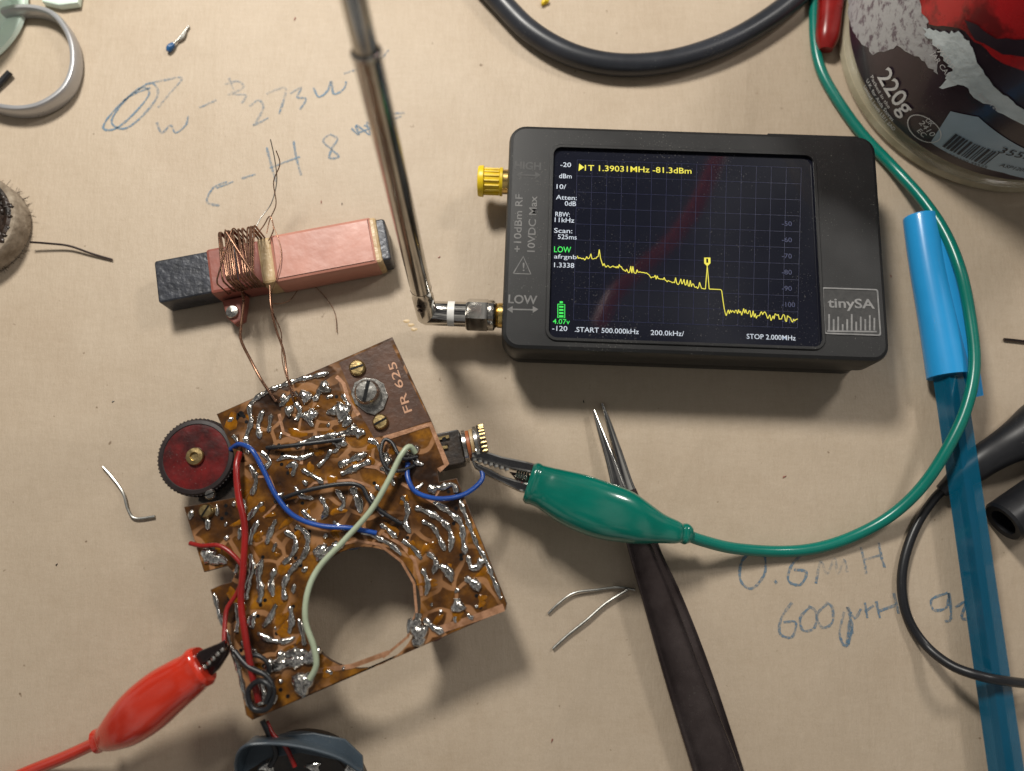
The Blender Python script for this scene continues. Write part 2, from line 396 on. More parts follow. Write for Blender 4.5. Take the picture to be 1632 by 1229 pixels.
# ================================================================= PAPER
b=B()
b.add([(-330,-190,0),(360,-190,0),(360,430,0),(-330,430,0)],[(0,1,2,3)],'paper')
paper=mesh_obj(b,'paper_surface',Vector((0,0,0))); paper['kind']='structure'; paper['label']='brown kraft paper covering the workbench with faded blue pen notes'
base_of[paper]=Vector((0,0,0))
b=B()
strokes=[
 [(240,140),(205,155),(175,185),(165,205),(185,205),(215,180),(238,150),(225,140),(195,165),(178,195),(200,205),(232,180),(252,150),(240,132),(212,150)],
 [(232,135),(262,128),(290,125),(270,150),(252,172)],
 [(250,195),(258,212),(272,200),(280,212),(296,200),(300,185)],
 [(318,172),(345,160)],
 [(365,125),(372,145),(362,152)],[(358,135),(380,130),(388,140),(370,150),(392,152),(385,165)],
 [(398,170),(412,160),(420,172),(408,195),(405,200),(428,188)],
 [(425,150),(452,140),(455,150),(445,182)],
 [(462,150),(480,140),(474,155),(488,158),(478,175)],
 [(500,140),(508,155),(522,145),(528,130),(532,150),(548,142),(552,130)],
 [(548,118),(585,105),(615,88)],
 [(362,290),(340,300),(330,322),(350,328)],[(345,300),(372,290)],
 [(385,285),(408,278)],
 [(425,235),(432,262),(440,290)],[(468,225),(472,250),(480,280)],[(430,268),(478,250)],
 [(525,215),(515,225),(530,240),(540,250),(525,252),(530,235),(538,222),(526,214)],
 [(560,205),(572,215),(568,200),(590,215),(585,195),(610,210),(600,190),(628,205),(615,185),(645,180)],
 [(570,212),(595,205),(610,212),(630,196)],[(580,200),(600,204),(622,192),(640,186)],
 [(575,80),(600,95),(620,80)],
 [(1200,878),(1182,895),(1180,925),(1198,938),(1218,915),(1218,885),(1202,876)],
 [(1234,925),(1238,930)],
 [(1282,880),(1262,900),(1256,925),(1275,932),(1285,912),(1265,908)],
 [(1300,930),(1308,895),(1318,915),(1330,890),(1335,915),(1345,892),(1350,912)],
 [(1372,872),(1378,900),(1380,915)],[(1400,865),(1405,890),(1410,905)],[(1378,892),(1406,884)],
 [(1262,960),(1245,985),(1243,1010),(1262,1015),(1268,992),(1248,992)],
 [(1290,968),(1275,985),(1280,1005),(1298,1000),(1300,975),(1288,966)],
 [(1318,962),(1302,980),(1310,1000),(1326,992),(1326,968),(1316,960)],
 [(1345,975),(1338,1010),(1348,1030),(1358,1000),(1350,968),(1362,985),(1372,970)],[(1352,1028),(1356,975)],[(1349,1028),(1354,990),(1358,1010)],
 [(1378,960),(1382,985)],[(1378,975),(1392,965)],[(1396,958),(1402,985)],[(1424,945),(1432,978)],[(1400,974),(1428,964)],
 [(1510,945),(1485,955),(1488,972),(1508,968),(1512,945),(1515,985),(1505,990)],
 [(1522,968),(1538,960),(1532,985),(1545,985)],
]
for i,s in enumerate(strokes):
    ribbon(b,[W(u,v) for u,v in s],.62,.10+.0006*i,'ink',sub=6,wv=.25)
part(paper,'handwriting',b,'faded blue handwritten notes')
b=B()
for (u,v) in [(655,518),(660,525),(648,512)]: blob(b,W(u,v,.0),.9,.5,.10,'cream')
part(paper,'glue_stain',b)
# ================================================================= ANALYZER
AC=Vector((44.1,72.6)); AR=math.radians(-2.1)
TZ=17.0
an=thing('spectrum_analyzer','black handheld spectrum analyzer with lit screen lying on kraft paper','spectrum analyzer',(AC.x,AC.y,0))
def AL(x,y):
    c,s=math.cos(AR),math.sin(AR); return Vector((AC.x+x*c-y*s,AC.y+x*s+y*c))
b=B()
slab(b,rrect(AC,89.6,56.6,4,AR),0.2,6.6,.8,'caselow')
part(an,'lower_shell',b)
b=B()
so=rrect(AC,91.4,58.2,4.2,AR)
scr=[W(880,230,TZ),W(1303,250,TZ),W(1307,556,TZ),W(872,540,TZ)]
sc=sum((p for p in scr),Vector())/4
SW=((scr[1]-scr[0]).length+(scr[2]-scr[3]).length)/2; SH=((scr[3]-scr[0]).length+(scr[2]-scr[1]).length)/2
hole=rrect(sc,SW,SH,2.4,AR)
slab(b,so,7.0,TZ,1.1,'case',holes=[hole])
slab(b,[AL(18,28),AL(19.4,29.9),AL(42,29.9),AL(43.5,28)],8,15.6,.4,'case')
part(an,'upper_shell',b)
b=B()
slab(b,rrect(sc,SW+.9,SH+.9,2.7,AR),TZ-.01,TZ+.4,.2,'case',holes=[rrect(sc,SW-.7,SH-.7,2.0,AR)])
part(an,'bezel',b)
b=B()
slab(b,rrect(sc,SW-.2,SH-.2,2.2,AR),12,TZ-.6,0,'glass')
SZ=TZ-.6
scrn=part(an,'screen',b,'dark glossy screen showing yellow spectrum trace')
b=B()
fz=lambda z:(lambda x,y:Vector((x,y,z)))
def st(s,u0,u1,v,cap,mat,bold=.0,slope=.036):
    v1=v+(u1-u0)*slope
    text(b,s,W(u0,v,SZ),W(u1,v1,SZ),cap*.152,mat,fz(SZ+.07),bold)
gz=SZ+.03
def gp(i,j):
    u=920+(1277-920)*i/15; v=255+(505-250)*j/10+ (u-920)*.036
    return W(u-j*.6,v,SZ)
for i in range(16): ribbon(b,[gp(i,0),gp(i,10)],.10,gz,'grid',smooth=False)
for j in range(11): ribbon(b,[gp(0,j),gp(15,j)],.10,gz+.01,'grid',smooth=False)
part(scrn,'screen_grid',b)
b=B()
slab(b,[W(1122,411,SZ),W(1132,411,SZ),W(1132,420,SZ),W(1127,425,SZ),W(1122,420,SZ)],SZ+.1,SZ+.16,0,'syel')
text(b,'1',W(1125.4,419,SZ),W(1128.6,419,SZ),1.0,'glass',fz(SZ+.18),.03)
part(scrn,'trace_marker',b,'yellow numbered marker flag')
b=B()
trace=[];key=[(920,412),(945,414),(955,407),(961,424),(990,426),(997,433),(1030,435),(1036,441),(1068,449),(1080,453),(1105,457),(1118,460),(1124,461),(1127,424),(1130,461),(1150,462),(1154,498),(1180,498),(1210,503),(1240,507),(1271,509)]
for i in range(len(key)-1):
    (a,c),(d,e)=key[i],key[i+1]
    st_=max(1,int((d-a)/1.6))
    for k in range(st_):
        t=k/st_; j=0 if 1118<=a<=1130 else rnd.choice([0,0,-1,1,-9,-4,2,0])
        if a>=1154: j=rnd.uniform(-7,6)
        trace.append((a+(d-a)*t,c+(e-c)*t+j))
trace.append(key[-1])
for i in range(len(trace)-1):
    p,q=W(*trace[i],SZ),W(*trace[i+1],SZ); ribbon(b,[p,q],.2,SZ+.09+.0004*i,'syel',smooth=False)
part(scrn,'spectrum_trace',b)
b=B()
st('1T 1.39031MHz -81.3dBm',932,1102,272,10,'syel',.006,.03)
tri=[W(923,261,SZ),W(931,267,SZ),W(922,273,SZ)]; b.add([Vector((p.x,p.y,SZ+.07)) for p in tri][::-1],[(0,1,2)],'syel')
for s,u0,u1,v,c,m in [('-20',893,910,266,8,'swht'),('dBm',891,911,284,8,'swht'),('10/',887,902,301,8,'swht'),('Atten:',886,919,318,8,'swht'),('0dB',900,918,328,8,'swht'),
  ('RBW:',885,908,345,8,'swht'),('11kHz',884,915,354,8,'swht'),('Scan:',883,912,371,8,'swht'),('525ms',889,919,381,8,'swht'),('LOW',883,910,402,10,'sgrn'),
  ('afrgnb',883,919,412,7,'swht'),('1.3338',883,915,426,8,'swht'),('4.07v',881,908,516,8,'sgrn'),('-120',880,904,527,8,'swht'),
  ('.START 500.000kHz',916,1018,529,8,'swht'),('200.0kHz/',1037,1090,534,8,'swht'),('STOP 2.000MHz',1190,1268,540,8,'swht')]:
    st(s,u0,u1,v,c,m,.002)
for i,s in enumerate(['-50','-60','-70','-80','-90','-100','-110']):
    st(s,1246,1246+(16 if i<5 else 21),360+i*25.8,8,'sdim',.005)
for k in range(4):
    v=489+k*5; ribbon(b,[W(891,v,SZ),W(898,v+.3,SZ)],.45,SZ+.07,'sgrn',smooth=False)
ribbon(b,[W(889,485,SZ),W(900,485.5,SZ),W(900,507,SZ),W(889,506.5,SZ),W(889,485,SZ)],.2,SZ+.08,'sgrn',smooth=False)
ribbon(b,[W(892,482,SZ),W(897,482,SZ)],.5,SZ+.07,'sgrn',smooth=False)
part(scrn,'screen_readout',b)
b=B(); PZ=TZ+.05
def pt(s,a,c,cap,mat,bold=0.): text(b,s,W(*a,TZ),W(*c,TZ),cap*.15,mat,fz(PZ),bold)
pt('HIGH',(820,269),(862,271),13,'printd',.03)
pt('LOW',(810,483),(856,485),14,'print_',.02)
pt('+10dBm RF',(830,402),(833,310),12,'print_',.01)
pt('10VDC Max',(852,402),(856,313),12,'print_',.01)
def arrow(u0,u1,v,m):
    ribbon(b,[W(u0+5,v,TZ),W(u1-5,v+1,TZ)],.35,PZ,m,smooth=False)
    for x,d in ((u0,1),(u1,-1)):
        q=[W(x,v,TZ),W(x+9*d,v-5,TZ),W(x+9*d,v+6,TZ)]
        b.add([Vector((p.x,p.y,PZ+.01)) for p in q],[(0,1,2)],m)
arrow(822,862,279,'printd'); arrow(808,858,493,'print_')
ribbon(b,[W(818,436,TZ),W(846,437,TZ),W(834,409,TZ),W(818,436,TZ)],.32,PZ,'print_',smooth=False)
pt('!',(833,432),(836,432),14,'print_',.01)
part(an,'printed_legend',b)
b=B()
q=[W(1312,463,TZ),W(1398,458,TZ),W(1403,534,TZ),W(1312,533,TZ)]
cq=sum(q,Vector())/4
slab(b,rrect(cq,13.4,11.6,.6,AR),TZ-.2,TZ+.06,0,'printd')
slab(b,rrect(cq,13.4,11.6,.6,AR),TZ+.06,TZ+.2,0,'badge',holes=[rrect(cq,12.7,10.9,.4,AR)])
text(b,'tinySA',W(1319,490,TZ),W(1394,492,TZ),2.3,'badge',fz(TZ+.15),.02)
for k in range(11):
    u=1321+k*7.2; hgt=[26,18,22,10,18,26,14,22,18,24,20][k]
    ribbon(b,[W(u,527-hgt,TZ),W(u,527,TZ)],.42,TZ+.14,'badge',smooth=False)
ribbon(b,[W(1318,528,TZ),W(1397,529,TZ)],.4,TZ+.15,'badge',smooth=False)
part(an,'logo_badge',b,'grey badge with lettering over a bar spectrum')
axd=Vector((-math.cos(AR),-math.sin(AR),0))
ch=W(803,290,9); cl=W(797,503,9)
b=B(); lathe(b,[(0,-1),(3.1,-1),(3.1,.8),(2.6,.8),(2.6,3),(0,3)],ch,axd,24,'gold'); part(an,'connector_socket',b)
b=B()
prof=[(0,6.8),(2.2,6.8),(3.75,6.6),(3.95,6.1),(3.95,5.2),(3.2,5.0),(3.1,1.2),(3.6,1.0),(3.6,.3),(0,.3)]
lathe(b,prof[::-1],ch,axd,28,'yellow')
for k in range(16):
    a=2*math.pi*k/16; q=axd.to_track_quat('Z','Y'); p0=ch+q@Vector((3.2*math.cos(a),3.2*math.sin(a),1.2)); p1=ch+q@Vector((3.2*math.cos(a),3.2*math.sin(a),5))
    sweep(b,[p0,p1],.3,mat='yellow',n=6,smooth=False)
part(an,'connector_cap',b,'yellow plastic dust cap')
b=B(); lathe(b,[(0,-1),(3.1,-1),(3.1,.4)]+[(2.9 if i%2 else 3.15,.4+i*.35) for i in range(6)]+[(0,2.4)],cl,axd,24,'gold'); part(an,'connector_socket',b)
# ================================================================= ANTENNA
ant=thing('telescopic_antenna','chrome telescopic antenna screwed into the analyzer, rod raised upright','antenna',(cl.x-12,cl.y,0))
b=B()
c0=cl+axd*1.2
lathe(b,[(0,0),(3.6,0),(4.0,.4),(4.0,1.6),(3.6,1.8)],c0,axd,6,'chrome')
lathe(b,[(3.7,1.5),(4.15,1.9),(4.15,6.6),(3.7,7.2),(0,7.2)],c0,axd,6,'chrome')
lathe(b,[(3.5,.2),(3.72,.5),(3.72,1.6),(3.5,1.9)],c0,axd,28,'steel')
part(ant,'coupling_nut',b)
b=B()
lathe(b,[(0,7),(3.1,7),(3.1,10.0),(0,10.0)],c0,axd,28,'chrome')
lathe(b,[(0,11.7),(3.05,11.7),(3.05,17.2),(2.6,18.4),(0,19.2)],c0,axd,28,'chrome')
part(ant,'base_sleeve',b)
b=B(); lathe(b,[(0,10),(3.12,10),(3.12,11.7),(0,11.7)],c0,axd,28,'white'); part(ant,'insulator_ring',b,'white plastic ring')
hb=c0+axd*17.0+Vector((0,0,1.6))
d=(Vector((-23.6,77.6,77))-hb).normalized()
b=B()
lathe(b,[(0,-3.5),(2.0,-3.2),(2.55,-2),(2.6,0),(2.6,6),(2.45,6.4),(2.45,9),(2.55,9.3)],hb,d,28,'chrome')
for s in (3.5,5.2):
    p=hb+d*s; lathe(b,[(0,2.4),(.7,2.7),(0,2.8)],p,Vector((-.3,-.9,.3)),12,'darksteel')
part(ant,'hinge',b)
b=B()
LJ=73
lathe(b,[(2.45,9),(2.5,9.4),(2.5,LJ-1.2),(2.62,LJ-1),(2.62,LJ-.3),(2.3,LJ)],hb,d,32,'chrome')
lathe(b,[(2.05,LJ-1),(2.05,LJ+40),(1.8,LJ+40.4),(1.65,LJ+40.4),(1.65,LJ+60),(0,LJ+60)],hb,d,32,'chrome')
part(ant,'telescopic_rod',b)
# ================================================================= CIRCUIT BOARD
ZB=16.0
cb=thing('circuit_board','old brown radio circuit board, solder side up, with soldered wires','circuit board',W(570,850,0))
outl=[(345,660),(625,537),(688,672),(714,742),(698,752),(700,768),(728,762),(808,962),(806,972),(402,1148),(392,1140),(380,1075),(366,1040),(335,940),(352,932),(368,928),(374,915),(362,902),(325,912),(293,808),(378,792),(372,720)]
hole=circ(W(577,967,ZB),12.9,48)
b=B()
slab(b,[W(u,v,ZB) for u,v in outl],ZB-1.6,ZB,.12,'board',holes=[hole],matside='edge')
part(cb,'board',b)
b=B()
slab(b,[W(u,v,ZB) for u,v in [(540,578),(621,543),(686,671),(614,694),(596,698),(572,655),(556,615)]],ZB,ZB+.06,0,'substrate')
text(b,'FR 625',W(657,655,ZB),W(630,576,ZB),1.9,'coptext',fz(ZB+.1),.004)
part(cb,'bare_area',b,'bare brown corner marked in copper lettering')
b=B()
def cop(l,w=9): ribbon(b,[W(u,v,ZB) for u,v in l],w*.148,ZB+.08+rnd.random()*.05,'copper',sub=5,smooth=False)
cop([(612,699),(686,676),(712,740),(699,750)],8)
cop([(536,600),(548,612),(556,640),(572,662)],6)
cop([(612,699),(622,725),(600,745)],5)
cop([(700,1004),(758,985),(803,968)],11)
cop([(610,850),(640,868),(660,892),(670,925),(672,950)],5)
cop([(560,740),(600,745),(625,760),(650,752)],5)
cop([(470,800),(500,770),(560,765),(590,775)],4)
cop([(445,660),(452,690),(485,705),(480,740)],5)
cop([(530,870),(570,862),(605,868),(640,895),(660,930),(664,975),(650,1015),(610,1048)],4)
cop([(620,1040),(560,1062),(500,1070)],7)
cop([(640,770),(690,800),(700,780)],5)
cop([(400,760),(430,760),(445,800),(420,825)],4)
part(cb,'copper_tracks',b)
b=B(); used=[]
def bead(l,w,fz_=.55,mat='solder',jit=True):
    P=[W(u,v,ZB+.12) for u,v in l]; L=sum((P[i+1]-P[i]).length for i in range(len(P)-1))
    for i in range(len(l)-1):
        for t in (0,.33,.66,1): used.append((l[i][0]+(l[i+1][0]-l[i][0])*t,l[i][1]+(l[i+1][1]-l[i][1])*t))
    ns=max(6,int(L/.5)); Q=[];R=[]
    D=[0]
    for i in range(len(P)-1): D.append(D[-1]+(P[i+1]-P[i]).length)
    ph=rnd.random()*6
    for k in range(ns+1):
        s=L*k/ns; i=0
        while i<len(P)-2 and D[i+1]<s:i+=1
        t=(s-D[i])/max(D[i+1]-D[i],1e-6); q=Vector(cat([tuple(p) for p in P],i,t))
        e=min(s,L-s)/(w*.148*.9); e=min(1,e); e=math.sqrt(max(0,1-(1-e)**2))
        r=w*.148/2*(.12+.88*e)*(1+(.24*math.sin(s*1.7+ph)+.12*math.sin(s*4.3+ph*2)+rnd.uniform(-.07,.07) if jit else 0))
        Q.append(q+Vector((rnd.uniform(-.05,.05),rnd.uniform(-.05,.05),0)));R.append(r)
    sweep(b,Q,R,[r*fz_*1.25 for r in R],mat,n=10,smooth=False,upright=True)
def dot(u,v,r,h=.55,mat='solder'):
    used.append((u,v)); blob(b,W(u,v,ZB+.1),r*.148,r*.148*rnd.uniform(.75,1),r*.148*h,mat,n=14,rough=.18,rot=rnd.random()*3)
manual=[
 ([(396,724),(392,700),(400,672),(398,648),(412,632),(440,618),(470,607),(500,600),(525,594)],8),
 ([(420,652),(412,676),(414,700)],8),([(432,660),(428,690)],7),([(445,648),(462,632),(476,625)],8),([(500,640),(512,620),(525,612)],11),
 ([(470,640),(478,655),(470,672)],8),([(500,650),(492,668),(500,680)],9),([(520,660),(540,652),(556,668),(545,680)],11),
 ([(468,712),(500,700),(540,692),(566,688)],9),([(585,700),(600,706),(608,722)],8),
 ([(415,720),(430,735),(418,748)],8),([(440,735),(455,728),(480,730),(500,722)],7),([(398,740),(408,765),(400,790)],8),
 ([(538,742),(562,732),(586,722)],10),([(542,756),(566,746),(592,734)],10),([(505,745),(520,730),(528,715)],7),
 ([(455,745),(470,740),(465,760)],9),([(480,748),(498,758),(516,770)],8),([(430,770),(440,790),(452,785)],7),([(470,775),(480,790),(500,795)],8),
 ([(510,790),(520,812),(512,828)],9),([(535,780),(548,800),(540,815)],8),([(560,775),(570,795),(575,818)],12),([(590,785),(600,808),(615,822)],9),
 ([(605,745),(620,755),(628,775)],8),([(640,720),(655,725),(665,738),(676,740)],9),
 ([(688,786),(686,776),(700,778),(722,772),(727,788)],8),([(732,796),(745,830),(760,868),(773,890),(787,925),(799,955)],7),
 ([(640,790),(650,812),(646,835),(655,850)],8),([(660,808),(690,820),(712,838),(720,860),(716,880)],9),([(672,830),(690,840),(700,858),(710,878)],8),
 ([(690,800),(715,815),(735,835),(738,862),(742,884)],9),([(745,885),(752,905),(770,900)],9),([(640,860),(660,875),(672,892)],7),
 ([(680,880),(695,895),(690,915)],8),([(700,900),(715,912),(720,928)],13),([(740,920),(758,932),(762,942)],14),([(718,968),(735,964)],15),
 ([(672,905),(682,930),(678,950)],8),([(668,975),(664,1000),(672,1018),(655,1025)],14),([(675,985),(690,1000),(708,1008)],10),([(655,985),(650,1010)],8),
 ([(505,895),(515,880),(530,874),(550,866)],12),([(498,880),(520,872)],13),([(575,846),(600,856),(625,870),(640,885)],7),
 ([(470,838),(488,850),(490,870),(480,892),(462,912),(452,935),(455,958)],9),([(452,846),(470,858),(468,880),(450,900)],8),([(440,828),(430,850),(424,868)],9),
 ([(412,828),(402,850),(398,870)],8),([(420,800),(404,815),(395,830)],8),([(398,882),(402,905),(394,935),(392,958)],9),([(418,890),(412,915),(416,945),(412,962)],10),
 ([(438,905),(432,930),(436,952)],9),([(440,962),(430,985),(418,1000)],9),([(462,965),(465,990),(460,1010)],9),([(408,975),(400,990),(404,1002)],10),
 ([(410,1008),(430,1020),(455,1022),(470,1015)],8),([(476,985),(482,1010),(486,1030)],8),([(375,960),(380,985),(376,1010)],7),
 ([(384,1020),(395,1035),(410,1040)],9),
 ([(341,944),(348,975),(361,1010),(371,1040),(381,1070),(390,1105),(401,1132)],7),
 ([(325,880),(335,892),(352,892),(362,898)],13),([(320,868),(345,872)],8),([(385,840),(380,860)],8),
 ([(420,1066),(450,1058),(480,1052),(506,1046)],18),([(440,1045),(470,1042),(490,1038)],15),([(415,1085),(418,1110),(412,1125)],13),
 ([(470,1092),(490,1084),(500,1086)],28),
 ([(530,830),(548,842),(560,838)],7),([(480,812),(492,825),(505,832)],8),([(528,700),(540,712),(530,722)],8),
 ([(560,655),(552,640),(545,628)],8),([(605,835),(620,845),(632,858)],8),
]
for l,w in manual: bead(l,w)
for u,v,r in [(517,618,11),(487,632,12),(546,656,16),(498,661,10),(461,655,10),(532,655,10),(562,686,10),(486,663,8),(452,634,7),(573,690,9),(757,932,10),(730,966,11),(766,896,8),(668,1008,14),(483,1089,18),(430,1062,11),(503,1040,10),(332,884,12),(616,736,9),(660,716,9),(513,878,12),(612,726,8),(690,780,8),(420,1112,9),(545,705,9)]: dot(u,v,r,.65)
def pip(p,poly):
    x,y=p;c=False
    for i in range(len(poly)):
        x1,y1=poly[i-1];x2,y2=poly[i]
        if (y1>y)!=(y2>y) and x<(x2-x1)*(y-y1)/(y2-y1)+x1:c=not c
    return c
plain=[(535,570),(625,537),(700,680),(712,745),(690,760),(668,740),(650,705),(605,700),(560,660)]
cnt=0
for _ in range(9000):
    if cnt>34:break
    u=rnd.uniform(300,800);v=rnd.uniform(600,1140)
    dx,dy=u-577,v-967; dh=math.hypot(dx,dy)
    if dh<150: a=math.atan2(dy,dx)+math.pi/2+rnd.uniform(-.3,.3)
    elif u<500 and v>800: a=math.radians(100)+rnd.uniform(-.35,.35)
    else: a=rnd.choice([math.radians(-24),math.radians(66),math.radians(45),math.radians(-60)])+rnd.uniform(-.3,.3)
    L=rnd.uniform(4,22); w=rnd.uniform(5,9)
    p0=(u-math.cos(a)*L/2,v-math.sin(a)*L/2);p1=(u+math.cos(a)*L/2,v+math.sin(a)*L/2)
    mid=(u+rnd.uniform(-3,3),v+rnd.uniform(-3,3))
    ok=True
    for q in (p0,mid,p1):
        if not pip(q,outl) or pip(q,plain) or math.hypot(q[0]-577,q[1]-967)<97: ok=False
        if min(abs(q[0]-x)+abs(q[1]-y) for x,y in used)<16: ok=False
    for x,y in [(p0[0]-9,p0[1]),(p1[0]+9,p1[1]),(u,v+10),(u,v-10)]:
        if not pip((x,y),outl): ok=False
    if ok: bead([p0,mid,p1],w); cnt+=1
part(cb,'solder_tracks',b,'lumpy silvery solder over the tracks')
b=B()
for _ in range(110):
    u=rnd.uniform(340,780);v=rnd.uniform(620,1120)
    if pip((u,v),outl) and not pip((u,v),plain) and math.hypot(u-577,v-967)>108 and all(pip((u+x,v+y),outl) for x,y in ((16,0),(-16,0),(0,14),(0,-14))):
        blob(b,W(u,v,ZB),rnd.uniform(.8,2.4),rnd.uniform(.5,1.4),rnd.uniform(.15,.35),'flux',rot=rnd.random()*3,rough=.2)
part(cb,'flux_residue',b)
b=B()
for u,v,r in [(376,664,5),(384,660,4),(708,700,3)]:
    slab(b,circ(W(u,v,ZB),r*.148*1.2,16),ZB+.01,ZB+.06,0,'bezel')
for _ in range(110):
    u=rnd.uniform(350,780);v=rnd.uniform(620,1110)
    if pip((u,v),outl) and not pip((u,v),plain) and math.hypot(u-577,v-967)>105: slab(b,circ(W(u,v,ZB),.42,10),ZB+.01,ZB+.07,0,'bezel')
part(cb,'drill_holes',b)
def screw(u,v,rpx,mat,ang,h=1.2,z=ZB,name='screw',label=None):
    b=B(); c=W(u,v,z); r=rpx*.148
    lathe(b,[(r,0),(r,h*.6),(r*.8,h),(0,h*1.05)],c,n=28,mat=mat)
    d=Vector((math.cos(ang),math.sin(ang)))*r*.85; nn=Vector((-d.y,d.x)).normalized()*r*.13
    o=[c.xy+d+nn,c.xy-d+nn,c.xy-d-nn,c.xy+d-nn]; slab(b,o,z+h*.9,z+h*1.09,0,'bezel')
    return part(cb,name,b,label)
screw(570,587,13,'brass',math.radians(20)); screw(607,673,12.5,'brass',math.radians(30))
b=B(); slab(b,[W(u,v,ZB) for u,v in [(560,628),(566,610),(582,603),(600,605),(612,612),(619,632),(612,652),(598,662),(584,658),(566,644)]],ZB+.06,ZB+.5,.1,'steel'); part(cb,'washer_plate',b)
screw(587,627,20,'steel',math.radians(80),2.6,ZB+.5,'bolt')
screw(330,815,11,'brass',math.radians(60),1.2); screw(336,788,8,'steel',.4,.9)
kc=W(312,728,15)
b=B(); R=8.9
prof=[(R-.6,-5),(R,-4.5),(R,-.5),(R-.4,0),(R-1.2,.15),(R-1.5,-.15)]
lathe(b,prof,kc,n=64,mat='knobrim')
for k in range(60):
    a=2*math.pi*k/60; p=kc+Vector((R*math.cos(a),R*math.sin(a),0)); sweep(b,[p+Vector((0,0,-.4)),p+Vector((0,0,-4.6))],.2,mat='knobrim',n=5,smooth=False)
lathe(b,[(R-1.2,-.05),(R-2.5,.05),(2.2,.05),(2.1,.4)],kc,n=48,mat='knob')
lathe(b,[(2.1,.4),(1.9,.9),(1.0,1.0),(.9,.5),(0,.5)],kc,n=24,mat='brass')
part(cb,'thumb_wheel',b,'worn dark red thumb wheel with brass hub')
b=B(); lathe(b,[(8,-14),(8,-6),(0,-6)],kc+Vector((1.5,-1,0)),n=32,mat='dark'); slab(b,[W(u,v,10) for u,v in [(340,690),(380,700),(400,800),(350,812),(320,800)]],3,12,.4,'dark')
part(cb,'potentiometer_body',b)
b=B()
ctr=W(716,716,13)
rot=math.radians(12)
slab(b,rrect(ctr,6.2,8.0,.6,rot),6,14.4,.3,'dark')
for k in (-1,0,1):
    p=ctr+Vector((-1.8+ k*.3,k*2.4,0)); slab(b,rrect(p,3.2,.7,.1,rot),14.4,15.0,0,'brass')
for k,(m,r) in enumerate([('steel',3.9),('orange',3.6),('cream',3.8),('steel',4.2),('dark',4.3)]):
    c=ctr+Vector((3.3+k*.9,.7+.2*k,-1.2)); lathe(b,[(0,0),(r,0),(r,.75),(0,.75)],c,Vector((1,.2,0)),28,m)
c=ctr+Vector((7.4,1.6,-1.2))
for k in range(26):
    a=2*math.pi*k/26; q=Vector((1,.2,0)).to_track_quat('Z','Y'); p=c+q@Vector((4.1*math.cos(a),4.1*math.sin(a),0)); sweep(b,[p,p+Vector((1.2,.24,0))],.3,mat='brass',n=5,smooth=False)
lathe(b,[(0,0),(4,0),(4,1.3),(0,1.3)],c,Vector((1,.2,0)),28,'dark')
part(cb,'trimmer',b,'ribbed trimmer with brass and orange rings')
b=B()
slab(b,rrect(W(590,640,14),17,17,.6,math.radians(24)),.2,14.4,.4,'dark'); part(cb,'tuning_capacitor',b)
b=B()
for u,v,r,h,m in [(552,858,2.6,9,'bluecomp'),(362,822,3.0,10,'bluecomp'),(450,700,3,11,'steel'),(700,860,4.5,14.2,'steel'),(740,930,3,12,'brick'),(420,960,4,14.2,'steel'),(450,1060,3.4,12,'cream'),(510,760,5,14.2,'steel'),(400,860,3,11,'bluecomp'),(620,800,4,12,'steel'),(690,1000,3,12,'brick')]:
    c=W(u,v,14); lathe(b,[(r*.9,-.3-h+.0),(r,-h),(r,0),(0,.1)],Vector((c.x,c.y,14.3)),n=20,mat=m)
part(cb,'component_cluster',b)
def wire(par,name,pts,r,mat,label=None,sub=6):
    b=B(); sweep(b,WL(pts),r,mat=mat,n=10,sub=sub); return part(par,name,b,label)
z=ZB
wire(cb,'wire',[(368,716,z-1),(382,708,z+1),(402,718,z+3),(420,750,z+3),(440,790,z+3),(468,822,z+2.5),(510,838,z+2),(560,842,z+1.5),(600,850,z+.8)],.56,'bluew','blue insulated wire')
wire(cb,'wire',[(382,722,z+1),(377,745,z+2.5),(380,790,z+3),(390,840,z+3),(388,900,z+3),(384,960,z+3),(392,1020,z+3),(402,1075,z+2.5),(412,1118,z+1)],.75,'redw','dark red insulated wire')
wire(cb,'wire',[(303,866,z),(322,870,z+1.2),(350,870,z+2),(375,888,z+2.5),(388,912,z+2.5),(378,945,z+2.5),(362,970,z+3),(358,1000,z+4),(357,1026,z+5)],.5,'redw','thin red wire')
wire(cb,'wire',[(662,722,z+.6),(652,712,z+1.8),(638,728,z+2.6),(618,768,z+3),(590,815,z+3),(545,865,z+3),(508,905,z+3),(490,945,z+3),(487,990,z+3),(500,1030,z+2.5),(504,1060,z+2),(494,1082,z+1)],.66,'celw','pale green wire')
wire(cb,'wire',[(650,738,z+.5),(650,762,z+2),(664,785,z+2.5),(700,795,z+2),(740,788,z+0),(768,765,z-2),(766,745,z-3)],.56,'bluew','blue insulated wire')
wire(cb,'wire',[(660,742,z+.4),(640,750,z+2.2),(618,748,z+2.4),(607,725,z+2.2),(612,702,z+1.6),(625,706,z+1.8),(640,730,z+2.5),(665,728,z+1)],.45,'blackw','black wire loop')
wire(cb,'wire',[(425,714,z+.8),(450,712,z+1.6),(500,706,z+1.8),(545,700,z+.8)],.5,'blackw','black wire')
wire(cb,'wire',[(438,800,z+.8),(480,784,z+1.8),(540,772,z+2),(575,775,z+2),(590,800,z+2),(615,820,z+1.8),(640,835,z+.8)],.5,'blackw','black wire')
wire(cb,'wire',[(374,1038,z+2),(395,1062,z+3),(425,1078,z+3.5),(436,1105,z+3.5),(425,1130,z+3),(402,1128,z+2.6),(396,1100,z+3),(414,1085,z+4),(430,1096,z+4.5),(424,1120,z+3)],.6,'blackw','black wire loop')
wire(cb,'wire',[(380,1050,z+1.4),(410,1045,z+2.2),(428,1060,z+2.2),(425,1085,z+1.5)],.5,'blackw','black wire loop')
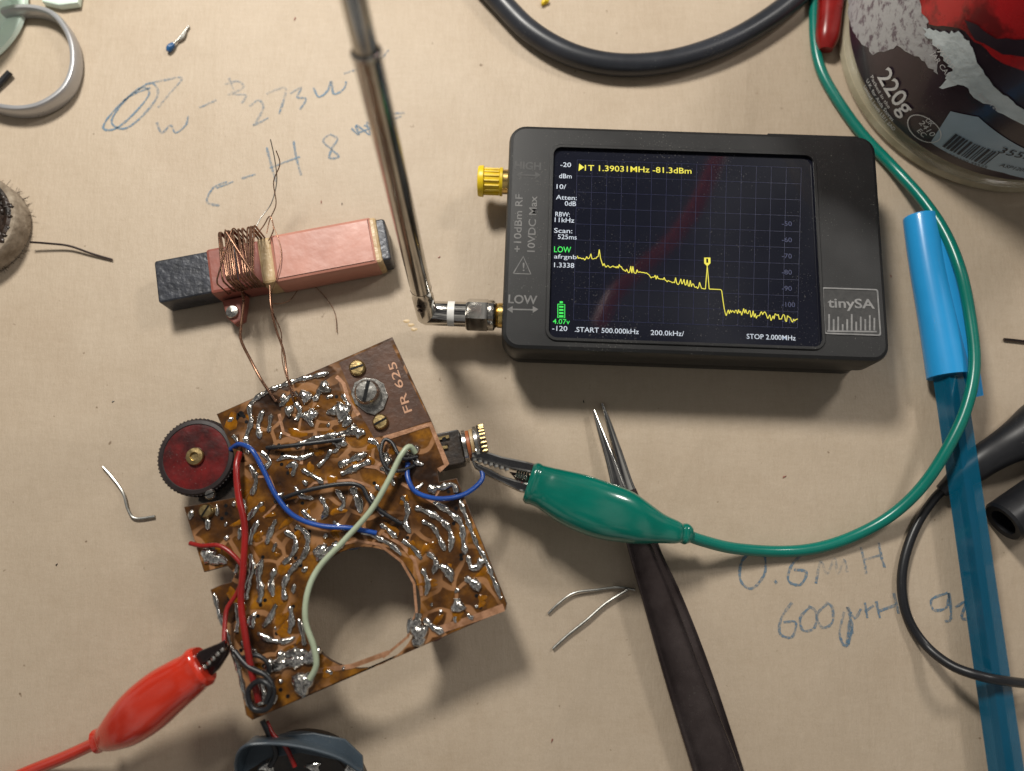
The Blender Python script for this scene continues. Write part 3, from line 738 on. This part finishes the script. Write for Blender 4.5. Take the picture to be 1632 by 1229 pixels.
# ================================================================= FERRITE ANTENNA
fa=thing('ferrite_antenna','flat dark ferrite bar wrapped in salmon tape with copper coil','ferrite antenna',W(440,425,0))
E0=W(252,452,7); E1=W(619,383,7); ax=(E1-E0); FL=ax.length; ax.normalize(); sd=Vector((-ax.y,ax.x,0)); fang=math.atan2(ax.y,ax.x)
def fb(t0,t1,hw,z0,z1,bev,mat,name,label=None):
    b=B(); c=E0+ax*((t0+t1)/2*FL); slab(b,rrect(c,(t1-t0)*FL,hw*2,min(.8,bev*2),fang),z0,z1,bev,mat); return part(fa,name,b,label)
fb(0,1,5.7,.7,8.2,.5,'ferrite','core')
fb(.225,.345,6.1,.4,8.7,.8,'brick','tape_wrap','brick red tape')
fb(.345,.455,6.0,.45,8.6,.8,'brick','tape_wrap','brick red tape under the coil')
fb(.445,.51,6.25,.35,8.85,.8,'cream','tape_edge')
fb(.50,.945,6.5,.2,9.1,1.0,'pink','tape_wrap','smooth salmon pink tape')
fb(.925,.965,6.3,.3,8.9,.8,'cream','tape_edge')
b=B()
for k in range(16):
    t=.325+.0092*k+rnd.uniform(-.002,.002); sk=rnd.uniform(-.3,.3)+(.8 if k>11 else 0); lift=rnd.uniform(.25,.42)
    if k==8: continue
    c=E0+ax*(t*FL); hw=6.15+lift; z0=.30; z1=8.75+lift
    lp=rrect((0,(z0+z1)/2),2*hw,z1-z0,1.1,0,4)
    sweep(b,[c+sd*p.x+Vector((0,0,p.y))+ax*(sk*p.x/hw) for p in lp],.24,mat='coppw',n=8,closed=True,smooth=False)
for o_,s_ in ((-.04,.05),(.02,-.05)):
    lp=rrect((0,4.8),13.6,9.2,1.3,0,4)
    sweep(b,[E0+ax*((.385+o_+s_*p.x/7)*FL)+sd*p.x+Vector((0,0,p.y)) for p in lp],.2,mat='coppw',n=8,closed=True,smooth=False)
part(fa,'coil_winding',b,'thin copper wire winding')
b=B()
slab(b,[W(352,478,5),W(392,470,5),(W(386,508,5)),W(372,516,5),W(360,505,5)],1.5,4.5,.4,'brick'); lathe(b,[(1.7,0),(1.5,.8),(0,1)],W(371,498,4.5),n=20,mat='steel')
part(fa,'terminal_tab',b)
def fw(pts,r,mat='coppw',lab=None): wire(fa,'lead_wire',pts,r,mat,lab)
fw([(386,462,9),(388,485,9.5),(384,520,12),(384,542,14),(400,575,17),(418,608,18),(440,640,16.6)],.34)
fw([(430,455,9.3),(432,490,10),(440,525,13),(452,560,16),(458,600,18),(468,640,16.6)],.28)
fw([(432,470,9),(436,500,8),(448,530,12),(450,575,16),(460,610,18),(478,640,16.8)],.13)
fw([(402,378,9),(414,350,8),(432,325,8),(441,290,10),(438,255,14),(431,222,18)],.14,'tin')
fw([(425,372,9),(430,350,9),(440,325,10),(436,290,12),(446,262,14),(440,240,16)],.14)
fw([(404,380,9.2),(420,360,9),(430,345,9.6),(436,365,9.6),(428,384,9.4)],.16)
fw([(436,360,9.3),(448,400,9.6),(442,440,9.6),(430,480,6),(460,480,2),(490,450,.6),(530,490,.6),(537,530,.5)],.1)
# ================================================================= GREEN CLIP LEAD
gc=thing('green_clip_lead','green crocodile clip lead gripping the trimmer of the circuit board','clip lead',W(960,810,0))
ZG=12.5
b=B()
slab(b,[W(u,v,ZG+2) for u,v in [(750,716),(764,714),(776,719),(800,727),(835,734),(874,744),(868,760),(838,752),(815,748),(795,741),(770,734),(752,729)]],ZG-1.6,ZG+2.4,.5,'chrome')
for k in range(7):
    t=k/7; p=W(756+t*60,732+t*18,ZG); lathe(b,[(.7,-1.5),(.7,1.8),(0,1.9)],p,n=5,mat='chrome')
part(gc,'jaw',b)
b=B()
slab(b,[W(u,v,ZG+2) for u,v in [(750,732),(762,738),(780,746),(800,757),(822,764),(846,770),(842,786),(826,782),(800,769),(775,757),(756,745)]],ZG-2.4,ZG+1.4,.5,'chrome')
part(gc,'jaw',b)
b=B()
for k in range(5):
    p=W(822+k*4,756+k*1.2,ZG); lathe(b,[(1.0,0),(1.2,.25),(1.0,.5)],p,Vector((.95,-.3,0)),16,'steel')
slab(b,[W(u,v,ZG) for u,v in [(812,752),(870,762),(862,782),(830,772)]],ZG-2,ZG+.6,.2,'darksteel')
part(gc,'spring',b)
b=B()
axp=[(842,768,13),(848,770,13),(856,773,13),(868,777,13),(880,782,13),(915,797,13),(955,812,13),(990,822,12.6),(1020,833,12),(1050,842,11),(1075,848,10.2),(1084,850,9.8),(1092,851,9.6),(1099,853,9.4)]
wd=[4.3,4.9,4.75,4.9,5.3,6.3,6.5,6.1,5.0,3.5,2.7,2.2,2.45,1.9]; hd=[3.6,4.2,4.0,4.1,4.4,4.9,5.0,4.8,4.2,3.2,2.6,2.1,2.3,1.8]
sweep(b,WL(axp),wd,hd,'green',n=32,e=2.9,sub=5,upright=True)
part(gc,'insulating_boot',b,'glossy green vinyl boot')
wire(gc,'wire',[(1090,851,9.6),(1120,862,7.5),(1170,874,4),(1240,879,1.6),(1300,874,1.5),(1360,855,2),(1420,822,4),(1470,775,7),(1510,715,10),(1540,650,11.4),(1553,580,11.4),(1545,500,11),(1530,430,11),(1505,370,9),(1470,318,6),(1425,268,2.5),(1375,215,1.5),(1335,160,1.4),(1308,110,1.4),(1298,60,1.4),(1298,0,1.4),(1302,-60,1.4)],1.38,'greenw')
# ================================================================= RED CLIP LEAD
rc=thing('red_clip_lead','red crocodile clip lead clipped to a wire at the board edge','clip lead',W(250,1120,0))
b=B()
ZR=20
slab(b,[W(u,v,ZR) for u,v in [(362,1018),(352,1024),(322,1036),(304,1054),(320,1066),(344,1044),(364,1030)]],ZR-.2,ZR+1.6,.4,'darksteel')
part(rc,'jaw',b)
b=B()
slab(b,[W(u,v,ZR) for u,v in [(364,1028),(346,1042),(322,1062),(330,1082),(345,1068),(360,1044)]],ZR-2.4,ZR-.3,.4,'darksteel')
for k in range(5): lathe(b,[(.5,-2),(.5,1.5),(0,1.7)],W(330+k*7,1062-k*7,ZR),n=5,mat='steel')
part(rc,'jaw',b)
b=B()
axp=[(326,1058,19.5),(320,1062,19.5),(312,1068,19.5),(303,1075,19.3),(290,1084,19),(262,1104,18),(234,1128,16.5),(208,1150,14.5),(186,1166,12.5),(173,1174,11.2),(166,1177,10.6),(158,1180,10)]
wd=[3.9,4.5,4.3,4.5,4.8,5.3,5.5,4.9,3.7,2.9,2.4,2.6]; hd=[3.6,4.1,3.9,4.1,4.3,4.6,4.8,4.4,3.6,2.8,2.3,2.4]
sweep(b,WL(axp),wd,hd,'red',n=32,e=2.8,sub=5,upright=True)
part(rc,'insulating_boot',b,'glossy red vinyl boot')
wire(rc,'wire',[(166,1177,11),(140,1190,8.5),(100,1208,5.5),(50,1228,2.5),(0,1250,1.6),(-60,1275,1.5)],1.4,'red')
# ================================================================= TWEEZERS
tw=thing('tweezers','pointed steel tweezers with dark handles lying on the paper','tweezers',W(1060,950,0))
def arm(tip,body,name):
    b=B()
    P=WL([(u,v,z) for u,v,z,w in tip]); sweep(b,P,[w*.078 for *_,w in tip],.55,'chrome',n=16,e=3,upright=True)
    P=WL([(u,v,z) for u,v,z,w in body]); sweep(b,P,[w*.078 for *_,w in body],.75,'darksteel',n=20,e=3.2,upright=True)
    part(tw,name,b)
arm([(959,643,.8,4),(970,675,.8,10),(984,720,.8,15),(997,765,.8,20),(1003,785,.8,24)],[(1002,782,.8,24),(1020,835,.8,32),(1038,890,.8,38),(1066,960,.8,46),(1103,1070,1.2,56),(1150,1229,2,64),(1168,1300,2.6,64)],'lower_arm')
arm([(946,654,2.2,5),(958,690,2.8,11),(972,730,3.4,16),(984,770,4,22),(988,785,4.2,25)],[(987,782,4.2,25),(1001,820,4.8,29),(1022,880,5.4,38),(1050,960,5.4,47),(1088,1075,5,56),(1137,1215,4.2,66),(1165,1300,3.6,68)],'upper_arm')
b=B(); sweep(b,WL([(1152,1262,2.6),(1170,1310,2.6)]),5.0,2.2,'darksteel',n=16,e=5,upright=True,smooth=False); part(tw,'joint',b)
# ================================================================= PEN
pn=thing('ballpoint_pen','blue ballpoint pen with light blue cap under green wire','pen',W(1530,700,0))
pc=[W(1467,352,5.4),W(1478,420,5.4),W(1497,520,5.4),W(1512,600,5.4)]
b=B()
dv=(pc[1]-pc[0]).normalized()
sweep(b,[pc[0]-dv*.9,pc[0]-dv*.5]+pc,[2.6,3.7,4.1,4.3,4.6,5.0],None,'cap',n=32,sub=5)
part(pn,'cap',b,'light blue cap')
b=B()
cp=[W(1490,348,7.2),W(1502,400,8.2),W(1525,500,8.4),W(1545,580,8.0),W(1556,632,6.6)]
sweep(b,cp,[1.5,1.8,1.9,2.0,1.6],[.9,.9,.9,1,.9],'cap',n=14,e=3.5,upright=True)
part(pn,'clip',b)
b=B()
bp=[W(1511,592,5.2),W(1535,745,4.6),W(1560,920,4.4),W(1605,1229,4.4),W(1615,1310,4.4)]
bp=[bp[0]+(bp[-1]-bp[0])*t for t in (0,.25,.5,.75,1)]
sweep(b,bp,4.0,None,'barrel',n=6,sub=2); part(pn,'barrel',b,'translucent dark blue hexagonal barrel')
b=B(); sweep(b,[bp[0]+Vector((0,0,.3)),bp[-1]+Vector((0,0,.3))],1.6,None,'refill',n=12,smooth=False); part(pn,'ink_refill',b)
# ================================================================= CABLES & PROBE
b=B(); sweep(b,WL([(740,-60,3.1),(795,0,3.1),(845,50,3.1),(905,85,3.1),(970,102,3.1),(1040,102,3.1),(1110,87,3.1),(1180,58,3.1),(1250,12,3.1),(1310,-45,3.1)]),3.05,None,'cable',n=24,sub=10)
single(b,'black_cable','thick black rubber cable curving across the paper','cable',W(1000,102,0))
# red cable looped above the bench (seen mirrored in the analyzer screen)
def mir(u,v,h):
    p=W(u,v,SZ); k=(h-SZ)/(CH-SZ); return Vector((p.x*(1+k),p.y*(1+k),h))
b=B(); sweep(b,[mir(1150,240,150),mir(1128,290,150),mir(1110,330,150),mir(1070,385,150),mir(1020,430,150),mir(980,470,150),mir(955,520,150)],3.2,None,'rubred',n=14,sub=8)
single(b,'red_cable','red cable hanging over the bench, mirrored in the screen','cable',mir(1110,330,150))
pb=thing('test_probe','black test probe with strain relief and thin looping cable','test probe',W(1560,740,0))
b=B()
sweep(b,WL([(1700,655,7),(1660,680,7),(1632,697,6.6),(1600,714,6),(1570,732,5.4),(1545,750,4.6),(1520,768,3.6),(1500,783,2.6)]),[7,6.4,5.4,4.3,3.9,3.6,2.4,1.6],[6,5.6,5,4,3.6,3.2,2.4,1.5],'blackw',n=24,sub=5,upright=True)
part(pb,'strain_relief',b)
wire(pb,'cable',[(1506,778,2.8),(1488,796,1.6),(1462,835,1.2),(1443,885,1.2),(1437,935,1.2),(1447,985,1.2),(1475,1028,2.4),(1515,1060,6.5),(1560,1077,9.8),(1600,1085,9.8),(1660,1092,5),(1720,1095,1.6)],1.12,'blackw')
b=B()
c=W(1600,832,6); dd=(W(1700,765,6)-c).normalized()
lathe(b,[(3.2,3),(3.2,-.2),(4.6,-.4),(5.2,.2),(5.3,10),(5.3,30),(0,30)],c,dd,32,'blackw'); lathe(b,[(3.2,3),(0,3)],c,dd,24,'bezel')
single(b,'black_tube','short black plastic tube with hollow end beside the pen','tube',W(1620,815,0))
# ================================================================= JAR
JC=Vector((135,136,0)); JR=43.0
jr=thing('plastic_jar','clear plastic food jar with torn dark printed label','jar',JC)
b=B()
lathe(b,[(JR-1.5,.3),(JR,1.2),(JR,3),(JR-.6,4),(JR-.6,70),(JR+.6,71),(JR+.6,78),(JR-1,78.5)],JC,n=128,mat='jar')
part(jr,'wall',b)
b=B()
lathe(b,[(0,1.6),(JR-4,1.2),(JR-2,.2),(JR,.4),(JR+.5,1.6),(JR,3.2),(JR-1.5,3.6)],JC,n=128,mat='jarrim')
part(jr,'base',b)
b=B(); lathe(b,[(0,14),(JR-3.4,14),(JR-2.4,13),(JR-2.2,4.2),(JR-3,3.8),(0,3.8)],JC,n=96,mat='jarin'); part(jr,'contents',b)
def jhit(u,v):
    x=(u-816)/FO;y=(614.5-v)/FO; dx,dy,dz=x,y*CT+ST,-(CT-y*ST)
    A=dx*dx+dy*dy; Bq=-2*(dx*JC.x+dy*JC.y); C=JC.x**2+JC.y**2-JR**2
    D=max(0,Bq*Bq-4*A*C); k=(-Bq-math.sqrt(D))/(2*A)
    X,Y,Z=dx*k,dy*k,CH+dz*k
    th=math.atan2(Y-JC.y,X-JC.x)%(2*math.pi)
    return Vector((th*JR,Z))
def jm(r): 
    return lambda s,z:Vector((JC.x+r*math.cos(s/JR),JC.y+r*math.sin(s/JR),z))
def patch2(b,poly,r,mat):
    bm=bmesh.new(); vs=[bm.verts.new((p[0],p[1],0)) for p in poly]; bm.faces.new(vs)
    bmesh.ops.triangulate(bm,faces=bm.faces[:])
    for _ in range(6):
        L=[e for e in bm.edges if e.calc_length()>2.5]
        if not L:break
        bmesh.ops.subdivide_edges(bm,edges=L,cuts=1); bmesh.ops.triangulate(bm,faces=bm.faces[:])
    bm.verts.index_update(); f=jm(r)
    b.add([f(v.co.x,v.co.y) for v in bm.verts],[tuple(v.index for v in q.verts) for q in bm.faces],mat); bm.free()
def ragged(l,amp=4,n=5):
    o=[]
    for i in range(len(l)):
        a,c=Vector(l[i]),Vector(l[(i+1)%len(l)])
        for k in range(n):
            p=a.lerp(c,k/n); o.append((p.x+rnd.uniform(-amp,amp)*(k>0),p.y+rnd.uniform(-amp,amp)*(k>0)))
    return o
b=B()
s0,s1=math.radians(150)*JR,math.radians(300)*JR
nn=80; vs=[]
for k in range(nn+1):
    s=s0+(s1-s0)*k/nn; vs+=[jm(JR+.12)(s,7.5),jm(JR+.12)(s,60)]
fs=[(2*k,2*k+2,2*k+3,2*k+1) for k in range(nn)]
b.add(vs,fs,'aub')
def jp(l,r,mat,amp=0,n=1):
    if amp: l=ragged(l,amp,n)
    patch2(b,[jhit(*p) for p in l],JR+r,mat)
jp([(1362,-60),(1352,20),(1366,60),(1392,88),(1430,72),(1470,96),(1496,118),(1492,70),(1478,38),(1490,0),(1500,-60)],.2,'worn',3,6)
jp([(1466,-60),(1470,10),(1482,38),(1530,44),(1565,70),(1600,100),(1660,120),(1680,40),(1660,-60)],.28,'lred',3,4)
jp([(1472,42),(1500,50),(1530,48),(1548,70),(1560,100),(1590,140),(1620,165),(1660,190),(1660,215),(1600,180),(1560,158),(1538,135),(1498,138),(1520,112),(1506,90),(1488,70)],.4,'torn',4,5)
jp([(1540,30),(1590,60),(1640,60),(1640,90),(1600,85),(1556,62)],.45,'aub',3,3)
jp([(1484,226),(1516,176),(1560,185),(1632,235),(1680,262),(1680,286),(1600,274),(1540,256)],.3,'lblue')
jm5=jm(JR+.5)
def jt(s,a,c,cap,mat,bold=0.): text(b,s,jhit(*a),jhit(*c),cap,mat,jm5,bold)
jt('220g',(1401,122),(1442,184),5.6,'lwhite',.012)
jt('Packed in the',(1390,122),(1418,172),1.2,'lwhite'); jt('U.K. for Asda Stores',(1383,128),(1424,192),1.2,'lwhite'); jt('Limited, Leeds LS11 5AD',(1379,138),(1426,207),1.2,'lwhite')
jt('UK',(1476,190),(1485,200),1.6,'lwhite'); jt('2410',(1466,194),(1486,216),1.7,'lwhite'); jt('EC',(1463,207),(1473,217),1.6,'lwhite')
c=jhit(1474,204)
el=[c+Vector((4.6*math.cos(a),3.8*math.sin(a))) for a in [2*math.pi*k/32 for k in range(32)]]
for k in range(32):
    p,q=el[k],el[(k+1)%32]; d=(q-p).normalized(); nv=Vector((-d.y,d.x))*.13
    b.add([jm5(*(p+nv)),jm5(*(q+nv)),jm5(*(q-nv)),jm5(*(p-nv))],[(0,1,2,3)],'lwhite')
jt('cyclen',(1494,72),(1520,108),1.6,'lwhite'); jt('JAR CAP',(1486,84),(1512,122),1.4,'lwhite'); jt('local rec',(1560,150),(1590,175),1.4,'lwhite'); jt('recycle',(1540,150),(1565,172),1.3,'lblack')
c0_,c1_=jhit(1502,232),jhit(1578,262)
s=c0_.x
while s<c1_.x-1:
    w=rnd.choice([.25,.25,.45,.7]); z0_=c0_.y+.3
    b.add([jm5(s,z0_),jm5(s+w,z0_),jm5(s+w,z0_+6),jm5(s,z0_+6)],[(0,1,2,3)],'lblack'); s+=w+rnd.choice([.3,.3,.5])
jt('5 052320 35525',(1504,242),(1572,266),1.0,'lblack'); jt('ASP12032',(1592,262),(1640,272),1.4,'lblack'); jt('3552',(1590,240),(1640,252),2.4,'lblack')
part(jr,'label',b,'torn aubergine, red and pale blue printed label')
b=B(); sweep(b,WL([(1328,-70,3.5),(1325,-20,3.5),(1321,30,3.6),(1318,62,3.4),(1316,80,3)]),[3,3.4,3.2,3.0,1.8],[3,3.4,3.4,3,1.6],'redw',n=24,e=2.6,upright=True)
single(b,'red_tube','glossy red plastic tube lying beside the jar','tube',W(1320,30,0))
# ================================================================= TOP LEFT THINGS
b=B()
ring=[(-60,118,2.6),(-40,58,2.6),(0,28,2.6),(45,18,2.6),(88,28,2.6),(115,62,2.6),(122,105,2.6),(108,145,2.6),(70,172,2.6),(25,178,2.6),(-20,164,2.6)]
sweep(b,WL(ring),.95,2.4,'silver',n=16,e=3,sub=8,upright=True,closed=True)
single(b,'metal_ring','dull silver metal band ring lying on the paper','ring',W(40,95,0))
b=B()
lathe(b,[(17,.2),(21.5,.4),(22.1,1.2),(21.7,2.2),(18,2.4),(17.6,6),(18,9.6),(21.5,9.8),(21.9,10.6),(21.3,11.6),(16.8,11.8),(16.2,11),(16.2,.6),(17,.2)],W(-75,18,0),n=72,mat='mint')
single(b,'plastic_spool','pale mint plastic spool at the paper edge','spool',W(-75,18,0))
b=B(); sweep(b,WL([(-20,150,1.2),(0,132,1.2),(16,115,1.4)]),.9,.8,'blackw',n=12); single(b,'black_wire_end','short black wire end inside the metal ring','wire',W(0,132,0))
b=B(); slab(b,[W(u,v,2) for u,v in [(62,-30),(68,4),(95,10),(125,6),(130,-30)]],.2,2.5,.5,'mint'); single(b,'plastic_scrap','pale green plastic scrap on the paper','plastic scrap',W(95,-5,0))
rs=thing('resistor','tiny component with blue body and bent tinned lead','component',W(285,65,0))
b=B(); sweep(b,WL([(268,82,.9),(271,76,1),(277,70,1)]),[.6,.95,.6],None,'bluecomp',n=12); part(rs,'body',b)
wire(rs,'lead',[(276,71,1),(285,62,.8),(295,50,.6),(301,42,.5)],.35,'tin')
b=B(); sweep(b,WL([(284,66,.6),(291,60,.6),(296,50,.7)]),[.3,.6,.3],None,'tin',n=8); part(rs,'solder_lump',b)
b=B(); blob(b,W(868,3,.8),1.3,.8,.8,'yellow',rot=.5,rough=.3); single(b,'yellow_scrap','tiny yellow plastic crumb on the paper','scrap',W(868,3,0))
pt_=thing('cork_pot','small round grey brown pot with charred fibrous rim','pot',W(-28,368,0))
pc_=W(-28,368,0)
b=B(); lathe(b,[(0,.2),(12.8,.2),(13.5,1),(13.5,6),(13.0,6.8),(12,7)],pc_,n=64,mat='stone'); part(pt_,'body',b)
b=B(); lathe(b,[(12.2,6.9),(11.4,7.5),(10,6.8),(9,5),(0,4.5)],pc_,n=64,mat='char')
for k in range(70):
    a=rnd.random()*6.28; r=rnd.uniform(9.6,12.4); blob(b,pc_+Vector((r*math.cos(a),r*math.sin(a),6.9)),rnd.uniform(.4,1.3),rnd.uniform(.4,1),rnd.uniform(.3,.8),'char',n=8,rough=.3)
for k in range(40):
    a=rnd.uniform(-1.5,1.5); p=pc_+Vector((13.2*math.cos(a),13.2*math.sin(a),rnd.uniform(.6,2))); q=p+Vector((math.cos(a)+rnd.uniform(-.8,.8),math.sin(a)+rnd.uniform(-.8,.8),-.2))*rnd.uniform(.5,1.6)
    sweep(b,[p,q],.07,mat='char',n=4,smooth=False)
part(pt_,'charred_rim',b)
def scrap(name,label,cat_,pts,r,mat,group=None):
    b=B(); sweep(b,WL(pts),r,mat=mat,n=8,sub=6); q=W(pts[0][0],pts[0][1],0); single(b,name,label,cat_,q,group)
G='wire offcuts on the paper'
scrap('wire_offcut','thin dark wire sticking out beside the round pot','wire',[(48,386,2.5),(75,388,2),(110,392,1.4),(145,404,.8),(179,414,.5)],.3,'darksteel',G)
scrap('wire_offcut','pale bent stripped wire offcut on the paper','wire',[(164,744,.5),(180,762,.8),(196,785,1),(204,812,.8),(216,826,.6),(247,823,.5)],.36,'tin',G)
scrap('wire_offcut','bent tinned component lead beside the tweezers','wire',[(874,978,.5),(890,962,.8),(915,945,1),(950,940,.9),(985,936,.8),(1012,940,.6)],.3,'tin',G)
scrap('wire_offcut','tinned component lead with thick end beside the tweezers','wire',[(881,1034,.6),(905,1012,.8),(935,988,1),(965,962,1),(1000,940,1.3)],.34,'tin',G)
scrap('wire_offcut','short dark wire offcut near the pen','wire',[(1600,541,.5),(1620,543,.5),(1660,548,.5)],.4,'darksteel',G)
scrap('wire_offcut','short black sliver on the paper','wire',[(1536,913,.4),(1552,912,.4)],.3,'blackw',G)
for u,v in [(512,322),(545,325),(700,410),(180,640),(470,30),(930,640),(1250,760),(880,1180),(90,900),(1420,440)]:
    b=B(); a=rnd.random()*3; blob(b,W(u,v,.12),rnd.uniform(.25,.6),rnd.uniform(.12,.22),.15,rnd.choice(['tin','dark','brick']),n=8,rough=.3,rot=a)
    single(b,'bench_crumb','tiny crumb of swarf lying on the paper','crumb',W(u,v,0),'crumbs scattered on the paper')
# ================================================================= EARPIECE
ep=thing('small_speaker','small round speaker with slate vinyl flap and black wires','speaker',W(485,1265,0))
ec=W(486,1275,0)
b=B(); lathe(b,[(14,.2),(15.4,.6),(15.6,5),(15,6.4),(13.6,6.6),(12.5,5),(5,3.4),(0,3.2)],ec,n=64,mat='dark'); part(ep,'basket',b)
b=B(); lathe(b,[(15.5,6),(16.2,6.6),(16,7.4),(14.2,7.6),(13.6,6.8)],ec,n=64,mat='slate'); part(ep,'rim',b)
b=B()
fl=WL([(384,1232,8),(386,1205,10),(398,1184,12),(425,1180,12),(460,1182,11),(500,1190,10),(545,1205,9),(576,1226,8)])
sweep(b,fl,.45,[2.6,3.2,3.6,3.2,2.8,2.4,2.2,2],'slate',n=12,e=4,upright=True)
slab(b,[W(u,v,8.2) for u,v in [(384,1235),(388,1196),(400,1178),(440,1172),(500,1168),(550,1178),(578,1205),(580,1235),(540,1212),(480,1200),(430,1208)]],7.6,8.4,.2,'slate')
part(ep,'vinyl_flap',b)
b=B()
for u,v in [(425,1222),(560,1226),(500,1222)]: blob(b,W(u,v,8.6),1.7,1.2,.7,'solder',rough=.25)
part(ep,'solder_terminal',b)
wire(ep,'wire',[(425,1150,10),(436,1172,10.5),(455,1190,10),(470,1222,9)],.5,'redw'); wire(ep,'wire',[(418,1148,11),(428,1170,10.5),(440,1200,9.6),(430,1222,9)],.6,'blackw')
# ================================================================= CAMERA / LIGHT
cam=bpy.data.cameras.new('camera'); co=bpy.data.objects.new('camera',cam); scene.collection.objects.link(co)
co.location=(0,0,CH*MM); co.rotation_euler=(TA,0,0)
cam.sensor_width=36; cam.sensor_fit='HORIZONTAL'; cam.lens=36*FO/1632; cam.clip_start=.005; cam.clip_end=20
cam.dof.use_dof=True; cam.dof.focus_distance=.182; cam.dof.aperture_fstop=8
scene.camera=co
def lamp(name,loc,tgt,size,power,col):
    l=bpy.data.lights.new(name,'AREA'); l.shape='DISK'; l.size=size*MM; l.energy=power; l.color=col
    o=bpy.data.objects.new(name,l); scene.collection.objects.link(o); o.location=Vector(loc)*MM
    o.rotation_euler=(Vector(tgt)-Vector(loc)).to_track_quat('-Z','Y').to_euler()
lamp('key_lamp',(-110,290,320),(-50,100,0),80,1.75,(1,.96,.885))
lamp('second_lamp',(320,310,400),(60,70,0),80,.85,(1,.96,.90))
w=bpy.data.worlds.new('World'); scene.world=w; w.use_nodes=True
nt=w.node_tree; bg=nt.nodes['Background']; bg.inputs['Strength'].default_value=.72
tc=nt.nodes.new('ShaderNodeTexCoord'); nz=nt.nodes.new('ShaderNodeTexNoise'); nz.inputs['Scale'].default_value=2.6; nz.inputs['Detail'].default_value=2
rp=nt.nodes.new('ShaderNodeValToRGB'); rp.color_ramp.elements[0].position=.44; rp.color_ramp.elements[1].position=.62
rp.color_ramp.elements[0].color=(.045,.045,.05,1); rp.color_ramp.elements[1].color=(.62,.60,.56,1)
nt.links.new(tc.outputs['Generated'],nz.inputs['Vector']); nt.links.new(nz.outputs['Fac'],rp.inputs['Fac']); nt.links.new(rp.outputs['Color'],bg.inputs['Color'])
scene.view_settings.view_transform='Standard'; scene.view_settings.look='None'; scene.view_settings.exposure=0
